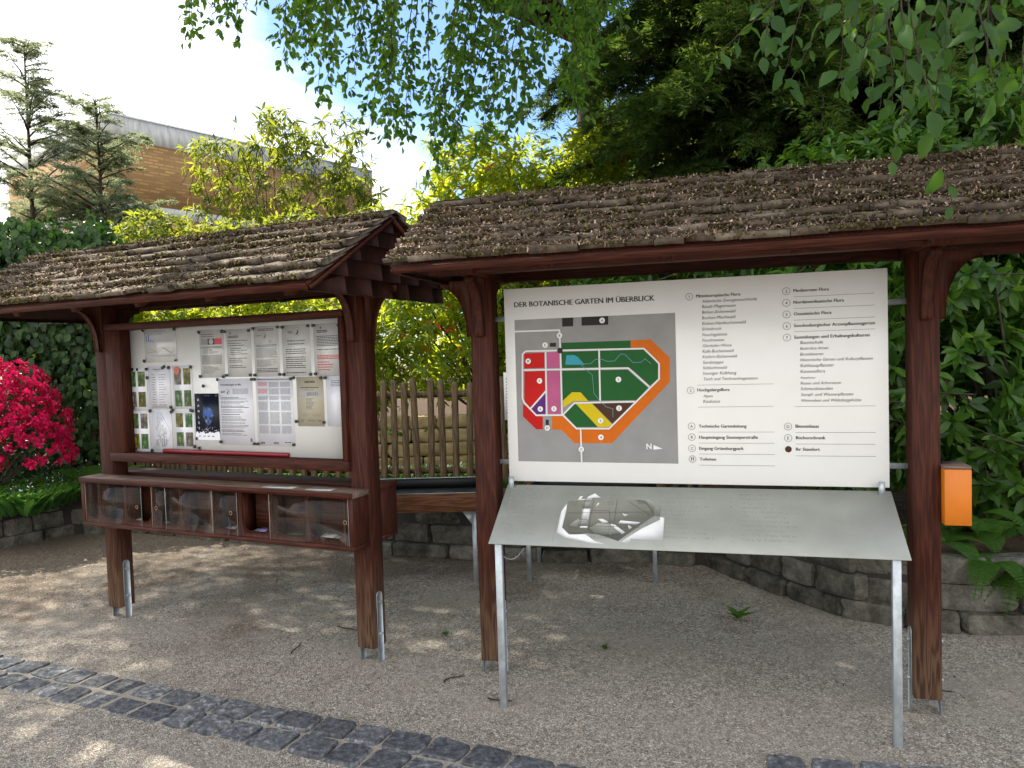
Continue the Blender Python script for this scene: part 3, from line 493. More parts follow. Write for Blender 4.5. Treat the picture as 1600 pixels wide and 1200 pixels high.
# ---------------------------------------------------------------- lettering
DATA = json.loads(r'''{"polys":[["grey",[[0.0505,1.7675],[0.8245,1.7687],[0.8244,1.0656],[0.0491,1.0695]]],["green",[[0.2836,1.6482],[0.6169,1.6478],[0.616,1.6115],[0.2826,1.611]]],["orange",[[0.6169,1.6478],[0.7092,1.65],[0.7956,1.5611],[0.794,1.4492],[0.5164,1.1611],[0.3344,1.1605],[0.2715,1.2251],[0.2246,1.2271],[0.2266,1.2939],[0.2811,1.2936],[0.3457,1.2297],[0.509,1.2293],[0.7449,1.4636],[0.7448,1.5356],[0.6771,1.6114],[0.616,1.6115]]],["red",[[0.0817,1.3539],[0.1801,1.2886],[0.1783,1.2281],[0.1462,1.2272],[0.0797,1.2921]]],["red",[[0.0953,1.6026],[0.1972,1.6033],[0.195,1.5284],[0.093,1.5281]]],["red",[[0.0935,1.5129],[0.1965,1.5143],[0.1956,1.4203],[0.1202,1.3326],[0.089,1.368]]],["pink",[[0.2097,1.6039],[0.271,1.6039],[0.2697,1.5266],[0.2075,1.5281]]],["pink",[[0.208,1.5131],[0.2721,1.5125],[0.269,1.303],[0.2076,1.3035]]],["purple",[[0.1972,1.4072],[0.1941,1.3036],[0.1485,1.303],[0.1239,1.3269]]],["green",[[0.2814,1.6036],[0.6769,1.6033],[0.7403,1.5357],[0.7387,1.4637],[0.7015,1.4329],[0.6296,1.5023],[0.603,1.5229],[0.284,1.5262]]],["green",[[0.2836,1.5122],[0.5982,1.5103],[0.6933,1.4231],[0.6399,1.3658],[0.2813,1.3657]]],["yellow",[[0.2832,1.3329],[0.2842,1.3684],[0.329,1.4079],[0.3713,1.4063],[0.4077,1.3641],[0.3325,1.3641]]],["green",[[0.2889,1.3001],[0.3377,1.3491],[0.3538,1.3489],[0.4491,1.2387],[0.346,1.239]]],["yellow",[[0.3472,1.3509],[0.4223,1.3537],[0.5214,1.2496],[0.5,1.2386],[0.4509,1.2387]]],["brown",[[0.4242,1.3546],[0.6242,1.3523],[0.5233,1.2514]]],["blue",[[0.3066,1.588],[0.3444,1.5878],[0.3629,1.5771],[0.3946,1.5392],[0.2996,1.5417]]],["dark",[[0.2909,1.7676],[0.3446,1.7671],[0.3435,1.7256],[0.2897,1.7259]]],["dark",[[0.3859,1.7681],[0.5135,1.7671],[0.5125,1.7262],[0.3848,1.7267]]],["dark",[[0.2264,1.6492],[0.257,1.6491],[0.2565,1.6304],[0.2259,1.6305]]],["dark",[[0.1952,1.2753],[0.2096,1.2752],[0.2089,1.2488],[0.1944,1.2489]]],["white",[[0.7112,1.1536],[0.7535,1.1356],[0.7107,1.1308]]]],"strokes":[["road",0.0078,[[0.0487,1.7109],[0.2759,1.7098],[0.2776,1.6037],[0.2774,1.2955]]],["road",0.0078,[[0.1034,1.6128],[0.677,1.6078],[0.7188,1.5651],[0.7465,1.5355],[0.7449,1.4636],[0.5044,1.2312],[0.3458,1.2315],[0.2812,1.2973],[0.1483,1.2973],[0.0897,1.3585],[0.0806,1.3824],[0.0873,1.5981],[0.1034,1.6128]]],["road",0.0078,[[0.0908,1.5205],[0.6029,1.5175],[0.6996,1.4266]]],["road",0.0078,[[0.204,1.6059],[0.2007,1.2998]]],["road",0.0078,[[0.4661,1.6071],[0.4652,1.3606]]],["road",0.0078,[[0.2813,1.2992],[0.3398,1.3556],[0.6307,1.3586]]],["road",0.0078,[[0.1181,1.3288],[0.2003,1.4146]]],["road",0.0078,[[0.3665,1.2296],[0.3678,1.069]]],["stream",0.0022,[[0.3778,1.5396],[0.4306,1.4885],[0.4366,1.4007],[0.4617,1.3662],[0.4932,1.3354],[0.5252,1.3259],[0.5242,1.2864]]],["stream",0.0025,[[0.3873,1.5431],[0.4246,1.544],[0.4483,1.5636],[0.4807,1.5627],[0.5016,1.5529],[0.5383,1.5529],[0.5683,1.5858],[0.5882,1.5833],[0.6261,1.5432],[0.6621,1.5441],[0.6831,1.5598],[0.7101,1.5347]]]],"dots":[[0.4846,1.7474,"A"],[0.2761,1.6837,"B"],[0.2031,1.6396,"E"],[0.1156,1.5634,"wc"],[0.1699,1.466,"7"],[0.1697,1.3283,"6"],[0.2381,1.3286,"5"],[0.2017,1.2347,"D"],[0.3676,1.1307,"C"],[0.4645,1.1896,"4"],[0.4647,1.2692,"3"],[0.5546,1.3284,"2"],[0.5552,1.4648,"1"],[0.2759,1.6103,"you"]],"texts":[["DER BOTANISCHE GARTEN IM ÜBERBLICK",[0.0525,1.8297],0.7311,"title"],["N",[0.6785,1.1343],0.7036,"N"],["Mitteleuropäische Flora",[0.9204,1.8338],1.114,"b"],["Atlantische Zwergstrauchheide",[0.9458,1.8093],1.187,"i"],["Basalt-Magerrasen",[0.9453,1.7844],1.0943,"i"],["Birken-Eichenwald",[0.9448,1.7587],1.0923,"i"],["Buchen-Mischwald",[0.9443,1.7329],1.0918,"i"],["Eichen-Hainbuchenwald",[0.9446,1.7071],1.1362,"i"],["Erlenbruch",[0.9449,1.6821],1.0299,"i"],["Feuchtgebiete",[0.9444,1.6555],1.0557,"i"],["Feuchtwiese",[0.9439,1.6305],1.0417,"i"],["Glatthafer-Wiese",[0.9442,1.6055],1.0746,"i"],["Kalk-Buchenwald",[0.9437,1.5796],1.0812,"i"],["Kiefern-Eichenwald",[0.9432,1.5546],1.0958,"i"],["Sandsteppe",[0.9435,1.5287],1.0366,"i"],["Schluchtwald",[0.943,1.5036],1.0505,"i"],["Sonniger Kalkhang",[0.9425,1.4785],1.0921,"i"],["Teich und Teichrandvegetation",[0.9436,1.4526],1.1835,"i"],["Hochgebirgsflora",[0.9174,1.4019],1.0598,"b"],["Alpen",[0.9428,1.3746],0.9865,"i"],["Kaukasus",[0.9423,1.3495],1.0181,"i"],["Technische Gartenleitung",[0.9205,1.2344],1.1305,"b"],["Haupteingang Siesmayerstraße",[0.9211,1.1829],1.1791,"b"],["Eingang Grüneburgpark",[0.9209,1.1314],1.1169,"b"],["Toiletten",[0.9216,1.0816],0.9946,"b"],["Mediterrane Flora",[1.34,1.8367],1.4856,"b"],["Nordamerikanische Flora",[1.34,1.7853],1.546,"b"],["Ostasiatische Flora",[1.3401,1.7338],1.4947,"b"],["Senckenbergischer Arzneipflanzengarten",[1.34,1.6815],1.6679,"b"],["Sammlungen und Erhaltungskulturen",[1.3401,1.6299],1.6465,"b"],["Baumschule",[1.3647,1.6056],1.4605,"i"],["Bedrohte Arten",[1.3643,1.5799],1.481,"i"],["Brombeeren",[1.3639,1.5541],1.4606,"i"],["Historische Gärten und Kulturpflanzen",[1.3636,1.5291],1.6599,"i"],["Kalthauspflanzen",[1.364,1.5032],1.5007,"i"],["Kanarenflora",[1.3636,1.4774],1.467,"i"],["Neophyten",[1.364,1.4515],1.4264,"i"],["Rosen und Arboretum",[1.3636,1.4256],1.5307,"i"],["Schmuckstauden",[1.3633,1.4005],1.4972,"i"],["Sumpf- und Wasserpflanzen",[1.3637,1.3746],1.58,"i"],["Weinreben und Wildobstgehölze",[1.3633,1.3486],1.6118,"i"],["Bienenhaus",[1.3404,1.2326],1.437,"b"],["Bücherschrank",[1.3411,1.1812],1.4633,"b"],["Ihr Standort",[1.3404,1.1298],1.4394,"b"]],"circ":[[0.8897,1.8395,"1"],[0.8873,1.4074,"2"],[0.888,1.2412,"A"],[0.8878,1.1905,"B"],[0.8883,1.138,"C"],[0.889,1.088,"wc"],[1.3098,1.8424,"3"],[1.3098,1.7908,"4"],[1.3098,1.7392,"5"],[1.3098,1.6875,"6"],[1.3098,1.6366,"7"],[1.3084,1.2384,"D"],[1.3084,1.1869,"E"],[1.3084,1.1361,"you"]],"lines":[[0.9172,1.4321,1.2483,1.4302],[0.9184,1.3313,1.2483,1.3279],[0.9193,1.215,1.2495,1.2123],[0.9191,1.1644,1.2495,1.1613],[0.9197,1.1137,1.2495,1.1103],[0.9195,1.0612,1.2502,1.0592],[1.3405,1.8166,1.6679,1.8149],[1.3405,1.7644,1.6681,1.7641],[1.3405,1.7129,1.6683,1.7124],[1.3405,1.6621,1.6685,1.6607],[1.3387,1.3294,1.6672,1.326],[1.3401,1.2122,1.6661,1.2112],[1.3408,1.16,1.6655,1.1596],[1.3408,1.1053,1.6665,1.1079]],"papers":{"chart":[0.1689,1.8174,0.4404,1.6178],"photosA":[-0.0014,1.5802,0.1731,1.3273],"photosB":[0.0081,1.3188,0.1769,1.0661],"list":[0.1865,1.5947,0.3733,1.3298],"siteplan":[0.1977,1.3214,0.3698,1.0786],"photosC":[0.394,1.5937,0.556,1.3303],"photosD":[0.3916,1.3221,0.5561,1.0911],"willkommen":[0.6293,1.7984,0.8166,1.5168],"hamlet":[0.5658,1.424,0.7584,1.1467],"noticeB":[0.841,1.7934,1.023,1.518],"noticeC":[1.0467,1.8011,1.2259,1.5156],"spende":[1.2507,1.8005,1.445,1.515],"redtext":[1.4701,1.7974,1.659,1.5133],"events":[0.7614,1.509,1.0192,1.1239],"columns":[1.0465,1.5122,1.3134,1.1234],"urkunde":[1.3387,1.5121,1.5221,1.2389],"qr":[1.5404,1.5152,1.6667,1.2406],"sticker":[0.4093,1.5837,0.4574,1.5461],"redbar":[0.3038,1.0663,1.2786,1.0652]},"magnets":[[0.1636,1.8144],[0.4321,1.8129],[0.1642,1.6276],[0.4328,1.6263],[0.005,1.5754],[0.0547,1.5798],[0.0981,1.5774],[0.1789,1.5781],[0.1815,1.525],[0.325,1.5864],[0.3683,1.5832],[0.551,1.5831],[0.0063,1.3381],[0.1926,1.3202],[0.3726,1.3432],[0.3793,1.3201],[0.544,1.3228],[0.0097,1.0837],[0.1924,1.0751],[0.553,1.1079],[0.5893,1.0999],[0.5951,1.0824],[0.6296,1.7866],[0.811,1.7828],[0.8318,1.7813],[0.6256,1.5256],[0.6475,1.4686],[0.7595,1.5056],[0.8082,1.5213],[0.8334,1.5295],[0.575,1.1563],[0.7656,1.1403],[0.7488,1.4114],[1.0157,1.7808],[1.0463,1.7907],[1.2264,1.7913],[1.2586,1.7885],[1.4389,1.7895],[1.474,1.7893],[1.6432,1.7831],[1.6578,1.7871],[1.0146,1.5279],[1.0473,1.5267],[1.2294,1.5278],[1.2564,1.5266],[1.4453,1.5248],[1.4771,1.5263],[1.6612,1.527],[1.0223,1.5033],[1.0405,1.503],[1.3045,1.5027],[1.3254,1.5071],[1.5118,1.505],[1.5398,1.5046],[1.3323,1.2654],[1.5218,1.2618],[1.0218,1.1343],[1.0464,1.1342],[1.3072,1.1351]],"box_div":[-0.0629,0.1658,0.394,0.6214,0.8554,1.0712,1.2853,1.5332,1.7753],"box_glass":[-0.1598,0.3136,0.3945,0.5092,0.8714,1.0549,1.2843,1.581,1.8068],"box_holes":[[0.2739,0.7653],[0.4353,0.7683],[1.0109,0.7741],[1.781,0.7723]],"tact":[["d",[[0.3207,0.29],[0.3374,0.2993],[0.6696,0.3104],[0.7218,0.2642],[0.7249,0.2093],[0.5794,0.045],[0.4869,0.0815],[0.434,0.0842],[0.39,0.0742],[0.3511,0.0802],[0.3214,0.1107]]],["w",[[0.319,0.2753],[0.3226,0.2267],[0.3205,0.116],[0.3599,0.0727],[0.431,0.0788],[0.4771,0.0397],[0.5325,0.0223],[0.4569,0.0234],[0.3949,0.0406],[0.3401,0.0534],[0.3004,0.0857],[0.2998,0.2201]]],["w",[[0.7511,0.2023],[0.7705,0.1977],[0.7707,0.06],[0.6326,0.0605],[0.6315,0.0301],[0.5908,0.0406],[0.6751,0.1245],[0.7521,0.1835]]],["w",[[0.3973,0.242],[0.4332,0.2434],[0.4338,0.1726],[0.3989,0.1739]]],["w",[[0.3996,0.1277],[0.4356,0.1294],[0.4365,0.1171],[0.3984,0.1169]]],["w",[[0.3653,0.3002],[0.3736,0.327],[0.3896,0.3275],[0.3801,0.3095],[0.4043,0.3074],[0.4284,0.3053]]],["w",[[0.4119,0.3253],[0.4408,0.3498],[0.4742,0.3202],[0.4345,0.3201],[0.4288,0.3024],[0.4047,0.3045]]],["w",[[0.532,0.1471],[0.5547,0.1454],[0.6056,0.0977],[0.592,0.0857]]],["w",[[0.4754,0.1771],[0.4982,0.1781],[0.5227,0.1629],[0.52,0.1536],[0.4972,0.1536]]],["w",[[0.5707,0.1542],[0.5784,0.1717],[0.6686,0.1638],[0.6511,0.1498]]],["w",[[0.5815,0.22],[0.5936,0.2122],[0.6108,0.2101],[0.5948,0.1985]]],["w",[[0.5201,0.1015],[0.5478,0.1212],[0.5463,0.0819],[0.5313,0.0837]]],["w",[[0.6146,0.1428],[0.6342,0.1305],[0.6206,0.1167]]],["w",[[0.4546,0.2601],[0.4646,0.2845],[0.4709,0.2807],[0.4618,0.2586]]],["m",[[0.39,0.168],[0.4341,0.1699],[0.4353,0.132],[0.3935,0.1301]]],["m",[[0.3951,0.2867],[0.4306,0.2879],[0.4338,0.2479],[0.3967,0.2465]]],["m",[[0.3472,0.1307],[0.3904,0.179],[0.3912,0.1193],[0.3641,0.1207]]],["m",[[0.6428,0.3095],[0.6961,0.3142],[0.7498,0.2653],[0.751,0.205],[0.7249,0.2093],[0.7221,0.2587],[0.6702,0.3019]]],["m",[[0.4449,0.1164],[0.4787,0.1501],[0.5282,0.1469],[0.5823,0.0914],[0.5097,0.0775],[0.4714,0.086]]]]}''')
_cache={}
def glyphs(s,bold=0):
    key=(s,bold)
    if key in _cache: return _cache[key]
    c=bpy.data.curves.new('lettering','FONT'); c.body=s; c.size=1; c.offset=bold; c.resolution_u=2
    o=bpy.data.objects.new('lettering',c); COL.objects.link(o); bpy.context.view_layer.update()
    me=o.to_mesh(); V=np.array([v.co[:] for v in me.vertices]).reshape(-1,3); F=[tuple(p.vertices) for p in me.polygons]
    o.to_mesh_clear(); bpy.data.objects.remove(o); bpy.data.curves.remove(c); _cache[key]=(V,F); return V,F
def put(g,s,u0,z,u1=None,h=None,v=0,m=0,bold=0,shear=0,center=False,dz=0,flip=False):
    """lettering on a board facing -v: either fitted to the width u0..u1 or h high"""
    V,F=glyphs(s,bold)
    if not len(V): return
    x0=V[:,0].min(); W=V[:,0].max()-x0; k=(u1-u0)/(W*(1+.0)) if u1 is not None else h/.72
    x=(V[:,0]-x0)*k; y=V[:,1]*k
    if center: x-=W*k/2
    X=u0+x+shear*y; Z=z+y+(dz*x if dz else 0)
    g.add(np.c_[X,np.full(len(X),v),Z],F,m)
def disc(g,u,z,r,v,m=0,n=20): g.add([(u+r*math.cos(a),v,z+r*math.sin(a)) for a in np.arange(n)*2*PI/n],[tuple(range(n))],m)
def ring(g,u,z,r,w,v,m=0,n=24):
    a=np.arange(n)*2*PI/n; V=[(u+q*math.cos(t),v,z+q*math.sin(t)) for q in (r,r-w) for t in a]
    g.add(V,[(i,(i+1)%n,(i+1)%n+n,i+n) for i in range(n)],m)
def flat(g,pts,v,m=0):
    tri=tessellate_polygon([[Vector((p[0],p[1],0)) for p in pts]]); g.add([(p[0],v,p[1]) for p in pts],[tuple(t) for t in tri],m)
def ribbon(g,pts,w,v,m=0):
    P=np.array(pts,float); 
    for a,b in zip(P[:-1],P[1:]):
        d=b-a; d/=np.linalg.norm(d)+1e-9; n=np.array((-d[1],d[0]))*w/2; flat(g,[a-n,b-n,b+n,a+n],v,m)
    for p in P[1:-1]: disc(g,p[0],p[1],w/2,v-.00005,m,10)
def wcicon(g,u,z,s,v,m):
    for k in (-1,1):
        disc(g,u+k*.36*s,z+.62*s,.2*s,v,m,10); flat(g,[(u+k*.36*s-.26*s,z+.36*s),(u+k*.36*s+.26*s,z+.36*s),(u+k*.36*s+.12*s,z-.3*s),(u+k*.36*s+.08*s,z-.85*s),(u+k*.36*s-.08*s,z-.85*s),(u+k*.36*s-.12*s,z-.3*s)],v,m)
MC={k:plain('map_'+k,tuple(x*(1 if k in ('white','road') else .72 if k!='grey' else .85) for x in c),.5,spec=.15) for k,c in dict(grey=(.30,.30,.30),green=(.018,.13,.03),orange=(.75,.17,.008),red=(.62,.012,.01),pink=(.60,.13,.30),purple=(.13,.03,.22),yellow=(.80,.62,.01),brown=(.085,.04,.022),blue=(.06,.40,.52),dark=(.03,.03,.028),white=(.72,.72,.72),road=(.66,.66,.67),stream=(.2,.42,.45)).items()}
# sign panel
sp=G().box(0,1.7199,-.004,0,.9705,1.9205).build('sign_panel',WHITE,Rsh,bevel=.0008)
keys=list(MC); g=G(); lay={}
for i,(c,p) in enumerate(DATA['polys']): flat(g,p,-.0046-.00012*i,keys.index(c))
for i,(c,wd,p) in enumerate(DATA['strokes']): ribbon(g,p,wd,-.0074-.0001*i,keys.index(c))
for u,z,s in DATA['dots']:
    if s=='you': disc(g,u,z,.0135,-.0092,keys.index('dark')); continue
    disc(g,u,z,.0135,-.0092,keys.index('white'))
    if s=='wc': wcicon(g,u,z,.0095,-.0096,keys.index('dark'))
    else: put(g,s,u,z-.006,h=.012,v=-.0096,m=keys.index('dark'),center=True,bold=.01)
g.build('garden_map',[MC[k] for k in keys],sp)
g=G()
for s,p,u1,st in DATA['texts']:
    u,z=p
    if st=='title': [put(g,s,u+q,z,u1=u1+q,v=-.0052-.0001*i) for i,q in enumerate((-.0012,0,.0012))]
    elif st=='N': put(g,s,u,z,u1=u1,v=-.0093,m=2,bold=.03)
    elif st=='b': [put(g,s,u+q,z,u1=u1+q,v=-.0052-.0001*i) for i,q in enumerate((-.0006,.0006))]
    else: put(g,s,u,z,u1=u1-.002,v=-.0052,shear=.2,m=0,bold=0)
for u,z,s in DATA['circ']:
    if s=='you': disc(g,u,z,.0135,-.0052,3); ring(g,u,z,.0145,.0015,-.0053,0); continue
    ring(g,u,z,.0165,.0016,-.0052,0)
    if s=='wc': wcicon(g,u,z,.0115,-.0052,0)
    else: put(g,s,u,z-.0065,h=.013,v=-.0052,center=True,bold=.01)
for a,b,c,d in DATA['lines']: ribbon(g,[(a,(b+d)/2),(c,(b+d)/2)],.0014,-.0052,1)
g.build('lettering',[INK,GREYINK,MC['white'],MC['brown']],sp)
for z in (1.775,1.065):
    g=G().box(-.05,1.794,.002,.008,z-.012,z+.012); g.build('mounting_rail',STEEL,Rsh)
# ---------------------------------------------------------------- framed board
for a in ((-.093,.042,1.065,1.822),(1.687,1.722,1.065,1.822)): G().box(a[0],a[1],-.075,.03,a[2],a[3]).build('frame_stile',WV if 0 else WV,Lsh,bevel=.003)
G().box(-.093,1.722,-.079,.032,1.8225,1.862).build('frame_rail',WH,Lsh,bevel=.003)
G().box(-.093,1.722,-.079,.032,1.01,1.0645).build('frame_rail',WH,Lsh,bevel=.003)
G().box(.042,1.687,0,.02,1.065,1.822).build('whiteboard',BOARD,Lsh)
rb=G().prism([(1.066,-.001),(1.066,-.022),(1.074,-.028),(1.086,-.022),(1.089,-.001)],0,.30,1.275) if 0 else G().box(.30,1.275,-.024,-.001,1.067,1.089)
rb.build('pen_ledge',plain('dark_red_plastic',(.22,.01,.018),.35),Lsh,bevel=.005)
rp_=np.random.default_rng(3)
def lines(g,u0,u1,z,h,n,pitch,v,m=0,frac=1.0,ragged=.25,ind=0):
    for k in range(n):
        zz=z-k*pitch; u=u0+ind; end=u1-(u1-u0)*ragged*rp_.random()*(1 if k%4==3 or ragged>.3 else .15)
        while u<end-.002:
            w_=min((.004+.016*rp_.random())*frac,end-u); g.add([(u,v,zz),(u+w_,v,zz),(u+w_,v,zz+h),(u,v,zz+h)],[(0,1,2,3)],m); u+=w_+.0022
PMATS=[INK,GREYINK,REDINK,plain('pale_grey_print',(.34,.36,.38),.5),plain('blue_print',(.06,.09,.3),.5),plain('red_block_print',(.5,.02,.05),.4),plain('mid_grey_print',(.2,.21,.21),.5),PAPER]
photo_cols=[((.012,.03,.008),(.06,.11,.03),(.3,.36,.16)),((.02,.02,.015),(.12,.11,.08),(.4,.38,.36)),((.02,.03,.01),(.1,.1,.02),(.35,.33,.05)),((.01,.035,.01),(.04,.12,.03),(.35,.42,.3))]
PHOTO=[noise_mat('foliage_photo',[(.3,a),(.52,b),(.7,c)],45,.3,0,stretch=(1,1,.6)) for a,b,c in photo_cols]
papers={}
def sheet(key,name,label,m=PAPER,group=None,v=-.0012,cat='notice'):
    a=DATA['papers'][key]; cu,cz=(a[0]+a[2])/2,(a[1]+a[3])/2; hw,hh=abs(a[2]-a[0])/2,abs(a[1]-a[3])/2
    n=6; g=G(); U=np.linspace(-hw,hw,n); Z=np.linspace(-hh,hh,n); b=.0025*rp_.random()
    V=[(u, -.0004-b*math.sin((u/hw+1)*PI/2)*.0, z) for z in Z for u in U]; g.box(-hw,hw,-.0006,.0003,-hh,hh)
    o=g.build(name,m); o.location=w2(LO,cu,v,cz); o.rotation_euler=(0,0,-LO[2]); tag(o,label,cat,group); papers[key]=(o,cu,cz,hw,hh,v); return o,hw,hh
GP='sheets of paper on the whiteboard'
def printed(o,f,name='printed_text'): g=G(); f(g); g.build(name,PMATS,o)
V1=-.0011; V2=-.0015
o,w_,h_=sheet('chart','chart_sheet','grey laminated weather chart with blue bars alone at top left of the whiteboard',PAPERW,GP)
def f(g):
    lines(g,-.05,.05,h_-.014,.003,1,.01,V1,1); lines(g,-.02,.02,h_-.026,.003,1,.01,V1,1)
    flat(g,[(-w_+.012,.025),(w_-.014,.025),(w_-.014,h_-.034),(-w_+.012,h_-.034)],V1,3)
    for i,hh in enumerate((.036,.044,.012,.006)): flat(g,[(-w_+.018+.017*i,.026),(-w_+.026+.017*i,.026),(-w_+.026+.017*i,.026+hh),(-w_+.018+.017*i,.026+hh)],V2,4)
    for i in range(4): ribbon(g,[(-w_+.02,-.012-.012*i),(w_-.02,-.012-.012*i)],.0006,V1,3)
    x=np.linspace(-w_+.03,w_-.02,26); ribbon(g,[(a,-.028+.013*math.sin(a*52)) for a in x],.0014,V2,1); ribbon(g,[(a,-.03+.018*math.sin(a*33+1.2)*(1 if a>-.03 else .6)) for a in x],.0014,V2,1)
    flat(g,[(-w_+.012,-.068),(w_-.012,-.068),(w_-.012,-.055),(-w_+.012,-.055)],V1,3)
printed(o,f)
for k,lab in (('photosA','white sheet with four plant photographs, upper left of the whiteboard'),('photosB','white sheet with four plant photographs in the lower left corner of the whiteboard'),('photosC','white sheet of four plant photographs with a round pink sticker on its top edge'),('photosD','white sheet of four plant photographs just left of the dark skull poster')):
    o,w_,h_=sheet(k,'photo_sheet',lab,PAPER,GP)
    for i,(a,b) in enumerate(((-1,1),(1,1),(-1,-1),(1,-1))):
        cx=a*w_*.47; cz=b*h_*.50; G().add([(cx-w_*.36,V1,cz-h_*.37),(cx+w_*.36,V1,cz-h_*.37),(cx+w_*.36,V1,cz+h_*.37),(cx-w_*.36,V1,cz+h_*.37)],[(0,1,2,3)]).build('photograph',PHOTO[(i+len(k)*2+ord(k[-1]))%4],o)
o,w_,h_=sheet('list','list_sheet','white sheet with two columns of short lines between the plant photographs',PAPER,GP)
def f(g):
    lines(g,-.05,.04,h_-.022,.004,1,.01,V1,0); lines(g,-.03,.02,h_-.032,.003,1,.01,V1,1)
    for k in range(13): lines(g,-w_+.03,-.02,h_-.055-.0152*k,.0032,1,.01,V1,1,1,.5); lines(g,-.005,w_-.03,h_-.055-.0152*k,.0032,1,.01,V1,1,1,.5)
    lines(g,-w_+.025,w_-.03,-h_+.02,.0028,3,.006,V1,1)
printed(o,f)
o,w_,h_=sheet('siteplan','plan_sheet','white sheet with a black line drawing of the garden paths',PAPER,GP)
def f(g):
    r=np.random.default_rng(2)
    out=[(-.03,.11),(.0,.1),(.035,.05),(.07,-.0),(.075,-.03),(.03,-.09),(.0,-.1),(-.02,-.04),(-.045,-.03),(-.04,.02),(-.03,.06),(-.03,.11)]; ribbon(g,out,.0016,V1,1)
    for i in range(34):
        a=r.random()*6.28; c=(r.normal()*.022,r.normal()*.04-.005); p=[(c[0]+(.012+.006*r.random())*math.cos(a+t),c[1]+(.012+.008*r.random())*math.sin(a+t)) for t in np.linspace(0,4.5,7)]; ribbon(g,p,.001,V1,1)
    for i in range(3): ribbon(g,[(.005+.014*i,-.05),(-.002+.014*i,-.1)],.004,V1,0)
    lines(g,-.055,-.03,-.06,.002,8,.005,V1,1)
printed(o,f,'printed_plan')
def logo(g,u,z,s):   # bird-like leaf emblem in a ring
    ring(g,u,z,s,.0012,V1,1); flat(g,[(u-.1*s,z-.6*s),(u+.5*s,z-.1*s),(u+.3*s,z+.6*s),(u+.05*s,z+.1*s)],V2,0); flat(g,[(u-.5*s,z-.4*s),(u+.2*s,z-.75*s),(u+.15*s,z-.2*s)],V2,0)
o,w_,h_=sheet('willkommen','information_sheet','sheet with a strip of grey photo and red block near its top',PAPERW,GP)
def f(g):
    lines(g,-w_+.012,.02,h_-.03,.004,2,.012,V1,0); flat(g,[(-w_+.012,h_-.088),(-.03,h_-.088),(-.03,h_-.052),(-w_+.012,h_-.052)],V1,6); flat(g,[(-.029,h_-.088),(.026,h_-.088),(.026,h_-.052),(-.029,h_-.052)],V1,0); disc(g,-.002,h_-.07,.017,V2,3); flat(g,[(.027,h_-.088),(w_-.012,h_-.088),(w_-.012,h_-.052),(.027,h_-.052)],V1,5)
    lines(g,-w_+.012,w_-.012,h_-.102,.0026,2,.006,V1,0); lines(g,-w_+.022,w_-.03,h_-.118,.0024,5,.006,V1,1,1,.6); lines(g,-w_+.012,w_-.012,h_-.152,.0027,9,.0062,V1,0); lines(g,-w_+.02,w_-.03,h_-.218,.0024,7,.0062,V1,1,1,.6)
printed(o,f)
o,w_,h_=sheet('noticeB','information_sheet','plain black-and-white notice right of the sheet with the red block',PAPERW,GP)
def f(g):
    disc(g,-w_+.03,h_-.022,.007,V1,1); lines(g,-w_+.014,.0,h_-.042,.004,2,.007,V1,0,1); 
    for z,n in ((.068,1),(.083,1),(.096,1),(.114,4),(.17,3),(.212,2)): lines(g,-w_+.014+(.012 if n==4 else 0),w_-.02,h_-z,.0036,n,.0105,V1,0,1.2,.4)
printed(o,f)
o,w_,h_=sheet('noticeC','information_sheet','densely printed grey notice with a small emblem and pale blue block at its top',PAPERW,GP)
def f(g):
    lines(g,-.06,.06,h_-.018,.004,2,.008,V1,0); logo(g,-.01,h_-.055,.016); lines(g,-w_+.014,-.03,h_-.055,.004,1,.01,V1,0); lines(g,.018,.055,h_-.04,.0024,6,.0055,V1,3); flat(g,[(.018,h_-.095),(.04,h_-.095),(.04,h_-.075),(.018,h_-.075)],V1,3)
    lines(g,-w_+.012,w_-.012,h_-.108,.003,2,.007,V1,0); lines(g,-w_+.012,w_-.012,h_-.126,.0028,9,.0062,V1,1); lines(g,-w_+.014,w_-.014,h_-.192,.0027,7,.0062,V1,1,1,.5); lines(g,-w_+.014,w_-.014,h_-.242,.0042,3,.0085,V1,0)
printed(o,f)
o,w_,h_=sheet('spende','information_sheet','notice asking for a donation to the garden, bird emblem centred at its top',PAPERW,GP)
def f(g):
    logo(g,.01,h_-.04,.024); lines(g,-.055,-.022,h_-.04,.004,2,.007,V1,0)
    put(g,'Wir bitten Sie um eine Spende',-.0,h_-.092,h=.0072,v=V1,center=True,bold=.03); put(g,'für den Botanischen Garten!',0,h_-.109,h=.0072,v=V1,center=True,bold=.03)
    for z,n in ((.138,3),(.182,4),(.228,2),): lines(g,-w_+.022,w_-.03,h_-z,.0044,n,.0115,V1,0,1.3,.3)
    lines(g,-.07,.06,h_-.268,.005,1,.01,V1,0)
printed(o,f)
o,w_,h_=sheet('redtext','information_sheet','notice in the upper right corner whose lower lines are printed red',PAPERW,GP)
def f(g):
    disc(g,-.045,h_-.022,.007,V1,1); lines(g,-.07,.0,h_-.04,.005,2,.008,V1,0); lines(g,-w_+.02,w_-.02,h_-.07,.0036,7,.0085,V1,0,1.2,.2); lines(g,-w_+.02,w_-.01,h_-.142,.004,1,.01,V1,0); ribbon(g,[(-w_+.02,h_-.155),(w_-.012,h_-.155)],.0006,V1,3); lines(g,-w_+.02,w_-.02,h_-.175,.0045,3,.0085,V1,2,1.2); lines(g,-w_+.02,w_-.04,h_-.21,.0045,4,.014,V1,2,1.2,.5)
printed(o,f)
o,w_,h_=sheet('hamlet','theatre_poster','dark blue-black theatre poster with a glowing blue skull and the word Hamlet',DARKPOSTER,cat='poster')
g=G(); r=np.random.default_rng(8); th=np.linspace(0,2*PI,26)[:-1]
